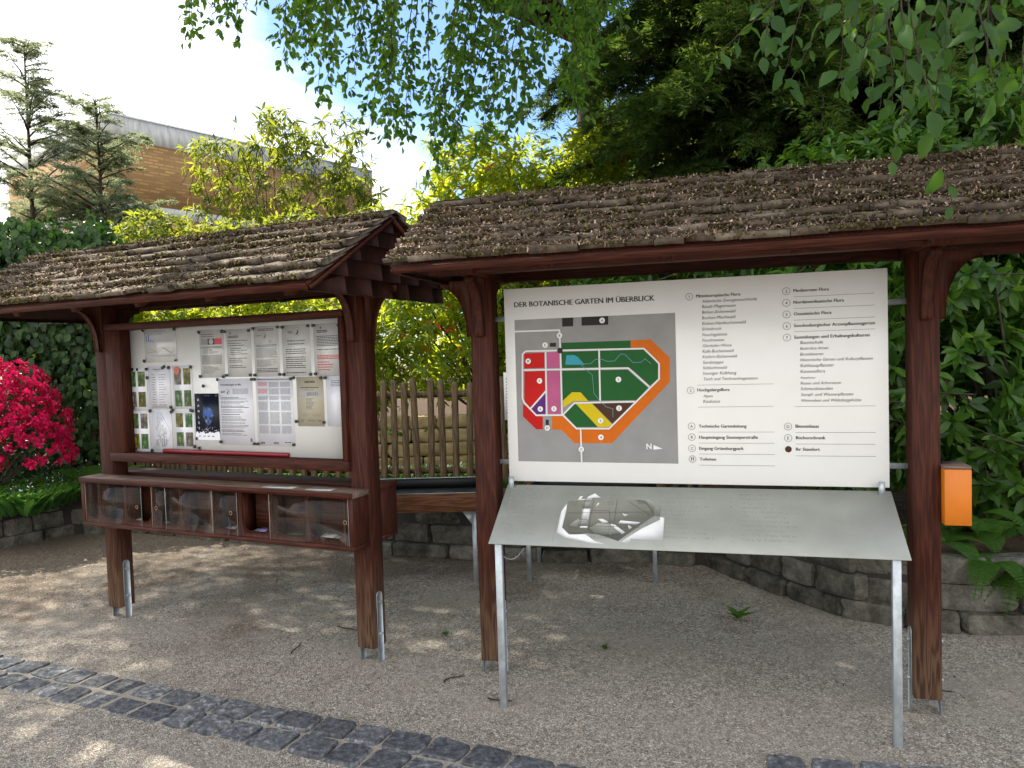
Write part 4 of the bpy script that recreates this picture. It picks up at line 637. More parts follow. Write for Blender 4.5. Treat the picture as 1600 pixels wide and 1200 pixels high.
skl=[(.008+.042*math.cos(a)*(1 if math.sin(a)>-.2 else .68),.008+(.05 if math.sin(a)>0 else .056)*math.sin(a)) for a in th]; flat(g,skl,V1,0); g.build('printed_skull',SKULL,o)
g=G(); disc(g,-.01,-.005,.012,V2,1,12); disc(g,.026,-.008,.011,V2,1,12); flat(g,[(.008,-.016),(.003,-.03),(.014,-.03)],V2,1)
for i in range(7): flat(g,[(-.012+.006*i,-.042),(-.0105+.006*i,-.042),(-.0105+.006*i,-.034),(-.012+.006*i,-.034)],V2,1)
edge=[(-w_,-h_+.001),(w_,-h_+.001),(w_,-h_+.042)]+[(w_-(2*w_)*i/22,-h_+.042+.010*r.random()+.009*math.sin(i*.9)*(i%2)) for i in range(1,22)]+[(-w_,-h_+.042)]
flat(g,edge,V1,0)
for i in range(60): disc(g,(r.random()-.5)*1.9*w_,-h_+.05+.03*r.random()**2,.0006+.002*r.random(),V2,0,6)
for i,c in enumerate('HAMLET'): put(g,c,-w_+.03,h_-.045-.034*i,h=.0155,v=V2,m=0,center=True)
lines(g,-.02,.03,h_-.014,.003,1,.01,V2,2); 
for i in range(4): lines(g,-w_+.025+.035*i,-w_+.042+.035*i,-h_+.022,.005,1,.01,V2,1)
g.build('printed_title',[PAPER,DARKPOSTER,GREYINK],o)
o,w_,h_=sheet('events','information_sheet','larger white sheet of May events right of the skull poster',PAPER,GP)
def f(g):
    put(g,'Veranstaltungen im Mai',-w_+.012,h_-.04,u1=.045,v=V1,bold=.015); logo(g,-w_+.07,h_-.075,.017); lines(g,-w_+.018,-w_+.05,h_-.075,.005,2,.008,V1,0); lines(g,-.02,w_-.03,h_-.062,.0026,5,.0065,V1,1)
    z=.112
    for n,bld in ((2,1),(3,0),(2,1),(3,0),(1,1),(4,0),(1,1),(3,0),(2,1),(2,0)): lines(g,-w_+.014,w_-.03,h_-z,.0036 if bld else .0029,n,.0075,V1,0 if bld else 1,1.2,.35); z+=n*.0078+.005
    flat(g,[(w_-.03,-h_+.02),(w_-.014,-h_+.02),(w_-.014,-h_+.04),(w_-.03,-h_+.04)],V1,1)
printed(o,f)
o,w_,h_=sheet('columns','information_sheet','large white sheet of fine print set in three columns',PAPER,GP)
def f(g):
    lines(g,-w_+.012,w_-.012,h_-.014,.004,1,.01,V1,0,1.5,.02)
    for c in range(3):
        a=-w_+.014+c*.082; z=.03
        for n in (5,6,4,9,12,8):
            if c==0 and n in (5,6): lines(g,a,a+.07,h_-z,.0028,n-1,.0056,V1,2,1,.2)
            else: lines(g,a,a+.07,h_-z,.003,n,.0056,V1,6,1,.12)
            z+=n*.0056+.009
    lines(g,-w_+.02,-w_+.05,-h_+.018,.004,2,.006,V1,0); lines(g,-.02,.02,-h_+.018,.004,2,.006,V1,0); lines(g,.06,.11,-h_+.02,.004,1,.006,V1,0)
printed(o,f)
o,w_,h_=sheet('urkunde','certificate','beige paper certificate between the fine print sheet and the right frame',BEIGE,GP,cat='certificate')
def f(g):
    put(g,'URKUNDE',0,h_-.034,h=.011,v=V1,center=True,bold=.04); lines(g,-.065,.06,h_-.062,.0045,1,.01,V1,0,1.2,.05); lines(g,-.035,.03,h_-.074,.0025,1,.01,V1,1)
    flat(g,[(-.068,.028),(.072,.028),(.072,.056),(-.068,.056)],V1,3); ribbon(g,[(-.02,.05),(-.012,.032),(-.004,.052)],.003,V2,0)
    for i in range(5): ribbon(g,[(.002+.012*i,.033),(.002+.012*i,.052)],.003,V2,0)
    lines(g,-.03,.03,.015,.003,9,.0072,V1,1,1,.4); x=np.linspace(0,1,12); ribbon(g,[(-.065+.045*t,-.075+.006*math.sin(t*17)) for t in x],.001,V1,1); ribbon(g,[(.01+.06*t,-.075+.008*math.sin(t*23)) for t in x],.001,V1,1)
    ribbon(g,[(-.07,-.098),(.075,-.098)],.0006,V1,1); lines(g,-.02,.03,-.105,.0025,2,.005,V1,1); lines(g,-.07,-.05,-.105,.003,2,.006,V1,1); lines(g,.045,.07,-.108,.004,1,.006,V1,0)
printed(o,f)
o,w_,h_=sheet('qr','information_sheet','white sheet at the right frame, blank except for four lines at its top',PAPER,GP)
printed(o,lambda g: lines(g,-.03,w_-.002,h_-.03,.0035,4,.009,V1,1,1.2,.05))
a=DATA['papers']['sticker']; g=G(); g.tube([(0,0,0),(0,-.002,0)],.024,20); o=g.build('round_sticker',plain('pink_sticker',(.50,.17,.12),.5)); disc_=G(); ring(disc_,0,0,.019,.001,-.0024,0); lines(disc_,-.01,.01,.002,.003,3,.006,-.0024,0); ring(disc_,0,.008,.006,.001,-.0024,0)
o.location=w2(LO,(a[0]+a[2])/2,-.003,(a[1]+a[3])/2); o.rotation_euler=(0,0,-LO[2]); disc_.build('printed_emblem',[REDINK],o); tag(o,'round pink sticker on the top edge of a sheet of plant photographs','sticker')
# magnets
names={'chart':'weather chart sheet','photosA':'upper photo sheet','photosB':'corner photo sheet','list':'two-column list','siteplan':'path plan drawing','photosC':'stickered photo sheet','photosD':'poster-side photo sheet','willkommen':'red-block sheet','hamlet':'skull poster','noticeB':'plain upper notice','noticeC':'dense grey notice','spende':'donation notice','redtext':'red-lined notice','events':'May events sheet','columns':'three-column fine print','urkunde':'beige certificate','qr':'mostly blank sheet by the frame'}
mg0={}
def magnet(shape):
    g=G()
    if shape==0: g.tube([(0,0,0),(0,-.009,0)],.0085,12)
    else: g.box(-.0085 if shape==1 else -.016,.0085 if shape==1 else .016,-.008,0,-.0085,.0085)
    return g.build('round_magnet' if shape==0 else 'square_magnet',BLACKM,bevel=.0015)
seen={}
for i,(u,z) in enumerate(DATA['magnets']):
    shape=2 if i in (9,15,16) else (0 if i>=33 or i in (5,20,24,28,29,31) else 1)
    if shape not in mg0: mg0[shape]=o=magnet(shape)
    else: o=mg0[shape].copy(); COL.objects.link(o)
    best=None
    for k,(po,cu,cz,hw,hh,v) in papers.items():
        for an,(a,b) in dict([('top left corner',(-1,1)),('top right corner',(1,1)),('bottom left corner',(-1,-1)),('bottom right corner',(1,-1)),('top edge',(0,1)),('left edge',(-1,0)),('right edge',(1,0)),('bottom edge',(0,-1))]).items():
            d=math.hypot(u-cu-a*hw,z-cz-b*hh)
            if best is None or d<best[0]: best=(d,k,an)
    o.location=w2(LO,min(max(u,.052),1.677),-.0035,z); o.rotation_euler=(0,rp_.normal()*.5 if shape else 0,-LO[2])
    o.scale=(1 if shape!=1 or i%3 else .55,1,1)
    kd='long' if shape==2 else ('round' if shape==0 else ('narrow' if i%3==0 else 'square')); base=f"{names[best[1]]}"
    c=seen.setdefault((best[1],best[2],kd),[]); c.append(o)
    tag(o,f"{kd} black magnet at the {best[2]} of the {base}",'magnet','black magnets on the whiteboard')
for (k,an,kd),os_ in seen.items():
    if len(os_)>1:
        os_.sort(key=lambda q:q.location.x)
        wd=('left','right') if len(os_)==2 else ('left','middle','right','far right')
        for q,x in zip(os_,wd): q['label']=f"{x} of {len(os_)} {kd} black magnets at the {an} of the {names[k]}"
# ---------------------------------------------------------------- leaflet boxes
def leafbox(front):
    va,vb=(-.2,-.063) if front else (.053,.2); pr='leaflet_box'
    y0,y1=(va,vb); z0,z1=.625,.925
    B=G().box(-.21,1.835,min(y0,y1),max(y0,y1),z0,z0+.024).build('leaflet_box',WH,Lsh,bevel=.003)
    G().box(-.214,1.839,y0-.006,y1-.001,z1-.03,z1).build('box_lid',WTOP if front else WH,B,bevel=.002)
    for a in (-.21,1.805): G().box(a,a+.03,y0+.001,y1-.001,z0+.0245,z1-.0305).build('box_end',WV,B,bevel=.002)
    G().box(-.18,1.805,y1-.012 if front else y0+.002,y1-.001 if front else y0+.012,z0+.0245,z1-.0305).build('back_panel',WH,B)
    return B
Bx=leafbox(True); leafbox(False)
G().box(-.2135,1.8385,-.2085,-.2062,.8952,.9245).build('lid_edge',WH,Bx)
dv=[-.18]+DATA['box_div']+[1.805]; zf,zt=.6495,.8945
for d in DATA['box_div']: G().box(d-.006,d+.006,-.175,-.0755,zf,zt).build('divider',WV,Bx)
lip=G()
for a,b in zip(dv[:-1],dv[1:]):
    if b-a<.05: continue
    st=.013; r_=min(.05,(b-a)/2-st-.005); zb=zf+.032; pts=[(a+.0005,zf),(b-.0005,zf),(b-.0005,zf+.105),(b-st-.0,zf+.105)]
    pts=[(a+.0005,zf),(b-.0005,zf),(b-.0005,zt),(b-st,zt),(b-st,zb+r_+.012)]+[(b-st-r_*math.sin(t)*1.0,zb+r_-r_*math.cos(t)*0-r_*(1-math.cos(t))*0-(0)) for t in []]
    cxr=b-st-r_; pts+=[(cxr+r_*math.cos(t),zb+r_-r_*math.sin(t)) for t in np.linspace(0,PI/2,7)[1:]]
    cxl=a+st+r_; pts+=[(cxl-r_*math.sin(t),zb+r_-r_*math.cos(t)) for t in np.linspace(0,PI/2,7)]
    pts+=[(a+st,zt),(a+.0005,zt)]
    G().prism([(p[0],p[1]) for p in pts],1,-.188,-.177).build('compartment_front',WV,Bx)
for i,(a,b) in enumerate([(-.175,.3136),(.3945,.5092),(.5092,.8714),(.8714,1.0549),(1.2843,1.803)]):
    v=-.1965+(.0035 if i in (1,3) else 0); a2=a+(.0 if i!=1 else 0)
    p=G().box(a2,b-.001,v,v+.0025,zf-.002,zt+.002).build('sliding_pane',GLASS,Bx)
    eg=G()
    for e in (a2,b-.0025): eg.box(e,e+.0016,v-.0006,v-.0001,zf,zt)
    eg.build('pane_edge',plain('acrylic_edge',(.45,.43,.4),.3),p)
for u,z in DATA['box_holes']:
    h=G(); h.tube([(u,-.1985,z),(u,-.1968,z)],.0115,14,0); h.tube([(u,-.1995,z),(u,-.1986,z)],.0085,14,1); h.build('finger_hole',[plain('brass_ring',(.3,.16,.08),.4),plain('hole_dark',(.015,.008,.006),.8)],Bx)
LP=[(.19,'white'),(.40,'violet'),(.56,'white'),(.965,'grey'),(1.17,'violet'),(1.42,'green'),(1.63,'white')]
lc={'white':(.62,.63,.62),'violet':(.28,.27,.55),'grey':(.34,.36,.36),'green':(.08,.17,.09)}
llab=['thin white leaflet in the leftmost stocked compartment','small blue-violet leaflet in the narrow open compartment','white leaflet lying just right of the narrow open gap','broad stack of grey leaflets in the middle of the box','violet and white leaflets in the wide open compartment','green leaflets behind the right pane','white and green leaflets in the last compartment on the right']
for i,(u,c) in enumerate(LP):
    r=np.random.default_rng(i+40); P0=(0,0,0); o=thing('leaflet_stack',llab[i],'leaflets',w2(LO,u,-.13,zf+.012),-LO[2],'leaflets in the wooden box')
    mt=plain('leaflet_'+c,lc[c],.4); n=2 if i<3 else 4
    for k in range(n):
        a=r.normal()*.35; M=Matrix.Translation((.012*r.normal(),.008*r.normal(),.004*k))@Matrix.Rotation(a,4,'Z')@Matrix.Rotation(.15+.1*r.normal(),4,'X'); hw=.028 if i==1 else (.05 if n==4 else .035)
        g=G().box(-hw,hw,-.028,.03,0,.0015,0,M); g.build('leaflet',mt if (k%2 or c=='white') else [plain('leaflet_white',(.6,.61,.6),.4)][0],o)
for i,(x,lab) in enumerate(((1.33,'wide laminated card lying on the box lid, left of the two'),(1.60,'narrower laminated card on the lid nearest the right post'))):
    o=G().box(-.1 if i==0 else -.078,.1 if i==0 else .078,-.034,.034,0,.0012).build('laminated_card',PAPERW); o.location=w2(LO,x,-.15,.9262); o.rotation_euler=(0,0,-LO[2]+.04); tag(o,lab,'card','laminated cards on the box lid')
    g=G(); 
    for k in range(4): 
        s0=-.06
        while s0<.055: wq=.006+.012*rp_.random(); g.add([(s0,.012-.011*k,.0016),(s0+wq,.012-.011*k,.0016),(s0+wq,.016-.011*k,.0016),(s0,.016-.011*k,.0016)],[(0,1,2,3)]); s0+=wq+.003
    g.build('printed_text',GREYINK,o)
# ---------------------------------------------------------------- tactile table
TT=thing('tactile_map_table','sloping grey metal relief map on thin galvanised legs before the white map board','tactile map',(TO[0],TO[1],0),-TO[2])
W=1.7252; zt_,zb_,vb_=.7518,.9575,.3478; sl=math.hypot(vb_,zb_-zt_); cs,sn=vb_/sl,(zb_-zt_)/sl
MT=Matrix(((1,0,0,0),(0,cs,-sn,0),(0,sn,cs,zt_),(0,0,0,1)))
pl=G().box(0,W,0,sl,-.004,0,0,MT).build('map_plate',PLATE,TT,bevel=.0008)
def tm(u,s,h): return (u, s*cs-h*sn, zt_+s*sn+h*cs)
TM=[plain('relief_worn_grey',(.19,.195,.165),.6),plain('relief_white',(.68,.69,.7),.6),plain('relief_mid_grey',(.25,.26,.235),.5),plain('relief_line',(.09,.09,.075),.6)]
g=G(); cnt=0
for c,p in DATA['tact']:
    i={'d':0,'w':1,'m':2}[c]; tri=tessellate_polygon([[Vector((q[0],q[1],0)) for q in p]]); h=.0006+.00012*cnt; cnt+=1; n=len(p)
    g.add([tm(a,b,h) for a,b in p]+[tm(a,b,0) for a,b in p],[tuple(t) for t in tri]+[(k,(k+1)%n,(k+1)%n+n,k+n) for k in range(n)],i)
def tl(a,b,w_,h=.0034,i=3):
    a=np.array(a);b=np.array(b);d=b-a;d/=np.linalg.norm(d);n=np.array((-d[1],d[0]))*w_/2; g.add([tm(*q,h) for q in (a-n,b-n,b+n,a+n)],[(0,1,2,3)],i)
ac=np.array(DATA['tact'][0][1]); cx,cy=ac.mean(0)
def mp2(x,y):  # relief-map unit square -> plate
    A0=ac.min(0);A1=ac.max(0); return (A0[0]+(A1[0]-A0[0])*x,A0[1]+(A1[1]-A0[1])*y)
for a,b in (((.2,.99),(.2,.25)),((.3,.99),(.3,.22)),((.03,.62),(.97,.7)),((.57,.97),(.57,.3)),((.3,.32),(.85,.32)),((.7,.95),(.97,.6)),((.3,.7),(.5,.7)),((.5,.7),(.53,.35))): tl(mp2(*a),mp2(*b),.0016)
for k in range(15): x=.9+.09*math.sin(k/15*3); a=(.78+.015*k,.99-.04*max(0,k-6)); tl(mp2(a[0],max(a[1],.3)),mp2(min(a[0]+.05,1),max(a[1]-.1,.2)),.0011)
for k in range(14): tl(mp2(.36+.025*k,.02+.004*k),mp2(.33+.025*k,.13),.0011)
for k in range(12): tl(mp2(.34+.018*k,.22),mp2(.34+.018*k,.33),.001)
for (x,y) in ((.1,.88),(.14,.66),(.5,.9),(.88,.6)):
    for t in range(10): a=t/10*2*PI; tl(mp2(x+.03*math.cos(a),y+.05*math.sin(a)),mp2(x+.03*math.cos(a+.63),y+.05*math.sin(a+.63)),.0014,i=2)
a0,a1=ac.min(0)-.03,ac.max(0)+np.array((.05,.03)); a1[1]=min(a1[1],sl-.02); a0[1]=max(a0[1],.012)
for p,q in (((a0[0],a0[1]),(a0[0],a1[1])),((a0[0],a1[1]),(a1[0],a1[1])),((a1[0],a1[1]),(a1[0],a0[1]))): tl(p,q,.0008,.0012,2)
g.build('relief_map',TM,pl)
g=G(); r=np.random.default_rng(9)   # raised braille rows
def rowb(u0,u1,s):
    u=u0
    while u<u1:
        if r.random()<.14: u+=.01; continue
        for dx in (0,.0045):
            for dy in (0,.0045,.009):
                if r.random()<.5: q=tm(u+dx,s+dy,0); k=.0021; V=[(q[0]-k,q[1]-k*cs,q[2]-k*sn),(q[0]+k,q[1]-k*cs,q[2]-k*sn),(q[0]+k,q[1]+k*cs,q[2]+k*sn),(q[0]-k,q[1]+k*cs,q[2]+k*sn),tm(u+dx,s+dy,.0013)]; g.add(V,[(0,1,4),(1,2,4),(2,3,4),(3,0,4)])
        u+=.0115
for i in range(10): rowb(.06,.12+.13*r.random(),.335-.030*i)
rowb(.03,.24,.375)
for cu in (.74,1.1):
    for i in range(11): rowb(cu,cu+.1+.16*r.random(),.355-.028*i)
for u0 in (.055,.715,1.075): 
    for i in range(10): rowb(u0-.02,u0-.012,.335-.03*i)
g.build('braille',TM[2],pl)
for u in (.042,W-.05): G().box(u-.016,u+.016,.012,.042,-.02,zt_+.004).build('leg',STEEL,TT,bevel=.002)
for u in (.025,W-.04): G().box(u-.012,u+.012,.325,.335,zb_-.02,1.0).build('rear_bracket',STEEL,TT)
g=G(); P=[(.06+.085*t,.03+.06*t,.735-.05+.045*(2*t-1)**2*0+.03*t-.03*math.sin(t*PI)) for t in np.linspace(0,1,12)]
for i in range(11):
    a=np.array(P[i]);b=np.array(P[i+1]); g.tube([a,(a+b)/2+np.array((0,.003 if i%2 else 0,.003 if not i%2 else 0)),b],.0016,5)
g.build('chain',STEEL,TT)
# orange box on the right post
ob=thing('orange_box','small bright orange metal box on the back edge of the right-hand post','wall box',w2(RO,1.955,-.06,.0),-RO[2])
ORG=plain('orange_paint',(.6,.165,.006),.5); G().box(-.048,.052,-.045,.1,.835,1.068).build('body',ORG,ob,bevel=.002); G().box(-.05,.052,-.04,.104,1.069,1.082).build('lid',WTOP,ob)
# planters behind
def planter(name,label,x0,x1,y0,y1,rz,ztop=.632):
    t=thing(name,label,'raised trough',(x0,y0,0),rz); w_=x1-x0;d=y1-y0; h=.13
    G().box(0,w_,0,.022,ztop-h,ztop-.001).build('front_board',WORANGE,t,bevel=.002); G().box(0,w_,d-.022,d,ztop-h,ztop).build('back_board',WORANGE,t,bevel=.002)
    for a in (0,w_-.022): G().box(a,a+.022,.0225,d-.0225,ztop-h,ztop-.002).build('side_board',WORANGE,t)
    BL=plain('black_liner',(.01,.011,.012),.65); g=G(); i=.024
    g.box(i,w_-i,i,d-i,ztop-.115,ztop-.085); g.box(i,w_-i,d-i-.004,d-i,ztop-.085,ztop-.008); g.box(i,w_-i,i,i+.004,ztop-.085,ztop-.012); g.box(i,i+.004,i+.005,d-i-.005,ztop-.085,ztop-.008); g.box(w_-i-.004,w_-i,i+.005,d-i-.005,ztop-.085,ztop-.008)
    g.build('liner',BL,t)
    ed=G(); ed.box(.022,w_-.022,d-.032,d-.023,ztop-.004,ztop+.002); ed.box(.022,w_-.022,.023,.028,ztop-.003,ztop+.002); ed.build('metal_edge',STEEL,t)
    for a,b in ((.03,.03),(w_-.06,.03),(.03,d-.06),(w_-.06,d-.06)):
        l=G().box(a,a+.03,b,b+.03,-.02,ztop-h-.001).build('leg',STEEL,t); s=1 if a<.1 else -1; G().prism([(a+(.031 if s>0 else -.001),ztop-h-.002),(a+(.031 if s>0 else -.001)+s*.07,ztop-h-.002),(a+(.031 if s>0 else -.001),ztop-h-.1)],1,b+.01,b+.015).build('gusset',STEEL,t)
    return t
planter('planting_trough','reddish wooden raised trough on steel legs between the two shelters',-1.16,-.255,5.22,5.95,-.03)
planter('planting_trough','reddish wooden raised trough on steel legs hidden behind the map board',.03,1.0,5.19,5.75,-.19)
# ---------------------------------------------------------------- fences
def palings(name,label,path,pitch,rad,z0,z1,flatp=False,grp=None):
    t=thing(name,label,'fence',(path[0][0],path[0][1],0)); o=np.array(path[0]); _,_,T=pathat(path,0); s=.02; base=None; r=np.random.default_rng(17)
    g=G(); 
    if flatp: g.box(-rad,rad,-.012,.012,z0,z1)
    else: g.tube([(0,0,z0),(0,0,z1-.03),(0,0,z1-.012),(0,0,z1)],[rad,rad,rad*.8,rad*.25],9)
    while s<T:
        p,tt,_=pathat(path,s)
        if base is None: c=base=g.build('paling',WPALE,t,smooth=not flatp)
        else: c=base.copy(); COL.objects.link(c); c.parent=t
        c.location=(p[0]-o[0],p[1]-o[1],.02*r.normal()); c.rotation_euler=(.012*r.normal(),.015*r.normal(),r.random()*6 if not flatp else math.atan2(tt[1],tt[0])); s+=pitch
    for z in (z0+.22,z1-.14):
        q,_=resample(path,.5); q=np.vstack([q,path[-1]]); k=G().tube([(a-o[0],b-o[1]+rad+.028,z) for a,b in q],.032,8); k.build('rail',WPALE,t,smooth=True)
    for s in np.arange(.5,T,2.2):
        p,_,_=pathat(path,s); G().box(p[0]-o[0]-.045,p[0]-o[0]+.045,p[1]-o[1]+.06,p[1]-o[1]+.15,.0,z1-.05).build('fence_post',WPALE,t)
    return t
palings('paling_fence','rustic fence of round wooden palings seen between the two shelters',[(-2.55,7.35),(-1.0,7.0),(.6,6.75),(2.0,6.65)],.119,.032,.3,1.385)
palings('picket_fence','fence of close-set narrow wooden pickets seen below the whiteboard',[(-4.9,8.2),(-2.62,7.4)],.066,.023,.25,.98,True)
# block wall beyond the fence
g=G(); r=np.random.default_rng(4)
for c in range(4):
    x=-3.0-.12*(c%2)
    while x<2.2: l=.26+.12*r.random(); rock(g,(x+l/2,8.3+.02*r.normal()+.05*c,.34+.15*c),(1,0),l-.012,.145,.2,int(r.integers(1e9)),rnd=8); x+=l
g.box(-3.1,2.2,8.42,8.6,.3,.88,1); tag(g.build('block_wall',[noise_mat('yellow_sandstone',[(.2,(.13,.1,.05)),(.5,(.3,.23,.11)),(.8,(.45,.36,.2))],9,.9,.7,.006,island=.2),DARK]),'low yellowish stone block wall beyond the paling fence','wall')
# small notice on the fence
o=G().box(-.16,.16,-.006,0,-.2,.2).build('fence_notice',WHITE); o.location=(.09,6.2,1.25); o.rotation_euler=(0,0,-.1); tag(o,'white printed notice half hidden behind the left edge of the map board','notice')
g=G(); lines(g,-.14,.14,.14,.012,12,.026,-.0072,0,3); g.build('printed_text',[INK],o); g=G(); g.box(-.02,.02,.002,.03,-1.25,.15); g.build('stake',WPALE,o)
# ---------------------------------------------------------------- vegetation
BARK = noise_mat('bark', [(.3,(.02,.016,.012)),(.6,(.07,.055,.042)),(.8,(.13,.11,.09))], 18, .9, .6, .01, (1,1,.3))
TWIG = noise_mat('twig_bark', [(.3,(.018,.013,.01)),(.7,(.06,.045,.03))], 30, .85, 0)
rng = np.random.default_rng(101)
Ldark = leafmat('ivy_leaf', [(.006,.02,.006),(.012,.036,.008),(.035,.085,.016),(.01,.028,.007)], [(.05,.14,.02),(.08,.2,.02)], .2, .3, .6)
Lhang = leafmat('beech_leaf', [(.012,.03,.008),(.025,.065,.012),(.05,.12,.018),(.016,.04,.01)], [(.2,.42,.03),(.4,.62,.05),(.15,.34,.02)], .48, .42)
Lrh = leafmat('rhododendron_leaf', [(.04,.1,.02),(.07,.14,.02),(.1,.17,.02),(.05,.11,.02)], [(.4,.55,.02),(.85,.85,.05),(.6,.7,.03)], .56, .4)
Lred = leafmat('old_red_leaf', [(.5,.05,.015),(.6,.12,.02),(.35,.03,.02)], [(.9,.1,.02),(.9,.25,.03)], .5, .45)
Lyel = leafmat('yellow_shrub_leaf', [(.04,.08,.015),(.09,.13,.02),(.03,.055,.012)], [(.38,.46,.03),(.64,.66,.05),(.16,.25,.02)], .45, .45)
Lyew = leafmat('yew_needle', [(.014,.034,.012),(.03,.06,.02),(.06,.1,.03)], [(.12,.22,.03),(.26,.38,.05)], .36, .38, .6)
Llarch = leafmat('hemlock_needle', [(.07,.095,.05),(.1,.125,.06),(.12,.14,.07)], [(.3,.36,.18),(.42,.46,.25)], .55, .6, .3)
Lbush = leafmat('laurel_leaf', [(.014,.042,.008),(.03,.08,.013),(.07,.15,.022),(.02,.06,.01)], [(.16,.38,.03),(.3,.52,.04)], .32, .25, .7)
Lfern = leafmat('fern_frond_leaf', [(.03,.09,.012),(.06,.14,.02)], [(.2,.4,.04),(.3,.5,.05)], .4, .6)
Llily = leafmat('lily_leaf', [(.02,.07,.015),(.035,.1,.02),(.05,.13,.03)], [(.12,.32,.03),(.2,.42,.05)], .35, .35, .6)
AZ = leafmat('azalea_petal', [(.38,.004,.045),(.5,.006,.07),(.6,.02,.13)], [(.8,.01,.12),(.9,.03,.2)], .35, .6, .3)
def skeleton(name, parent, a, tips, r0, sag=0, mid=None, matl=BARK, k=5, rt=.004):
    g=G(); a=np.array(a,float)
    for t in tips: limb(g,a+ (np.array(t)-a)*.0,t,r0*(.5+.5*rng.random()),rt,.09,9,sag,k)
    return g.build(name,matl,parent,smooth=True)
def trunk(parent,pts,r0,r1,name='trunk',m=BARK):
    P=np.array(pts,float); t=np.linspace(0,1,14); q=np.linspace(0,1,len(P)); C=np.stack([np.interp(t,q,P[:,i]) for i in range(3)],1)
    return G().tube(C,r0+(r1-r0)*t,9).build(name,m,parent,smooth=True)
# --- ivy mass at left
t=thing('ivy_hedge','tall dark green mass of glossy ivy behind the crimson azalea','ivy hedge',(-5.6,8.3,.3))
ell=[((0,0,1.0),(1.35,.55,1.35)),((.5,.05,2.0),(.85,.55,.9)),((-.6,0,2.1),(1.0,.6,.88)),((1.0,0,.8),(.62,.5,1.0)),((-1.8,.2,1.4),(1.1,.6,1.6)),((.95,.1,2.25),(.42,.4,.68)),((.2,0,2.55),(.45,.4,.45))]
P,d=blobpts(15000,ell,.72); g=G(); nn=unit(d*np.array((1,1,.5))+np.array((-.1,-.5,.3))+.45*rdir(len(P))); D=unit(np.cross(nn,rdir(len(P)))*.7+np.array((0,-.2,-.9))); s=.055+.05*rng.random(len(P)); leaves(g,P,D,nn,s*1.15,s*.95,1)
P,d=blobpts(500,ell,1.0); up=P[(d[:,2]>.2)]; 
for k in range(7): leaves(g,up+np.array((0,0,.018*k))+.015*rng.normal(size=up.shape),unit(rng.normal(size=up.shape)+np.array((0,-.2,.2))),rdir(len(up))*.5+np.array((0,0,1)),.065,.05,1)
g.build('foliage',Ldark,t)
skeleton('stem',t,(0,.1,-.2),[e[0] for e in ell for _ in range(3)],.05)
# --- azalea
t=thing('azalea','rounded azalea bush covered in crimson flowers at the left edge','flowering shrub',(-5.1,7.0,.36))
ell=[((0,0,.95),(.72,.6,.42)),((.38,-.05,.68),(.5,.5,.36)),((-.5,0,.8),(.7,.6,.45)),((.62,-.1,.46),(.32,.35,.26)),((.1,-.1,1.12),(.35,.4,.22))]
C,d=blobpts(1750,ell,.8); ok=d[:,2]>-.45; C=C[ok];d=d[ok]; g=G()
for k in range(11):
    th=2*PI*k/5.; a=unit(np.cross(d,(0,0,1.)+.01*rdir(len(C)))); b=np.cross(d,a); D=a*math.cos(th)+b*math.sin(th)+d*(.45+.25*(k>4)); off=.012*rng.normal(size=C.shape)
    leaves(g,C+off+d*.02,D,d+.3*rdir(len(C)),.034,.028,0)
g.build('flowers',AZ,t)
C,d=blobpts(3000,ell,.5); g=G(); leaves(g,C,d+.8*rdir(len(C)),rdir(len(C)),.035,.016,0); g.build('foliage',Ldark,t)
skeleton('stem',t,(0,0,-.05),[np.array(e[0])+.25*rng.normal(size=3) for e in ell for _ in range(6)],.02,k=5)
# --- lily of the valley beds and ferns
def lily(name,label,ctr,half,n,seedz,grp=None,flowers=True,h=.22):
    g=G(); x=ctr[0]+(rng.random(n)*2-1)*half[0]; y=ctr[1]+(rng.random(n)*2-1)*half[1]; P=np.c_[x,y,np.full(n,seedz)]
    for k in range(3):
        az=rng.random(n)*2*PI; D=np.c_[np.cos(az)*.55,np.sin(az)*.55,np.ones(n)]; ll=h*(.7+.5*rng.random(n)); leaves(g,P,D,np.c_[np.cos(az),np.sin(az),.2*np.ones(n)]*-1,ll,ll*.36,1)
    g2=[Llily]
    if flowers:
        q=P[:n//30]
        for k in range(4): leaves(g,q+np.array((.02,-.03,h*.75+.016*k))+.01*rng.normal(size=q.shape),rdir(len(q)),rdir(len(q)),.014,.013,0,1)
        g2.append(PAPER)
    return tag(g.build(name,g2),label,kind='stuff')
lily('lily_of_the_valley','',(-4.85,6.75),(.75,.5),900,.34)
lily('lily_of_the_valley','',(-4.25,7.5),(.5,.45),520,.36,h=.2)
lily('ground_cover_leaves','',(-.6,7.3),(2.3,.5),1500,.34,flowers=False,h=.16)
lily('ground_cover_leaves','',(-.6,9.0),(2.2,.55),1500,.5,flowers=False,h=.35)
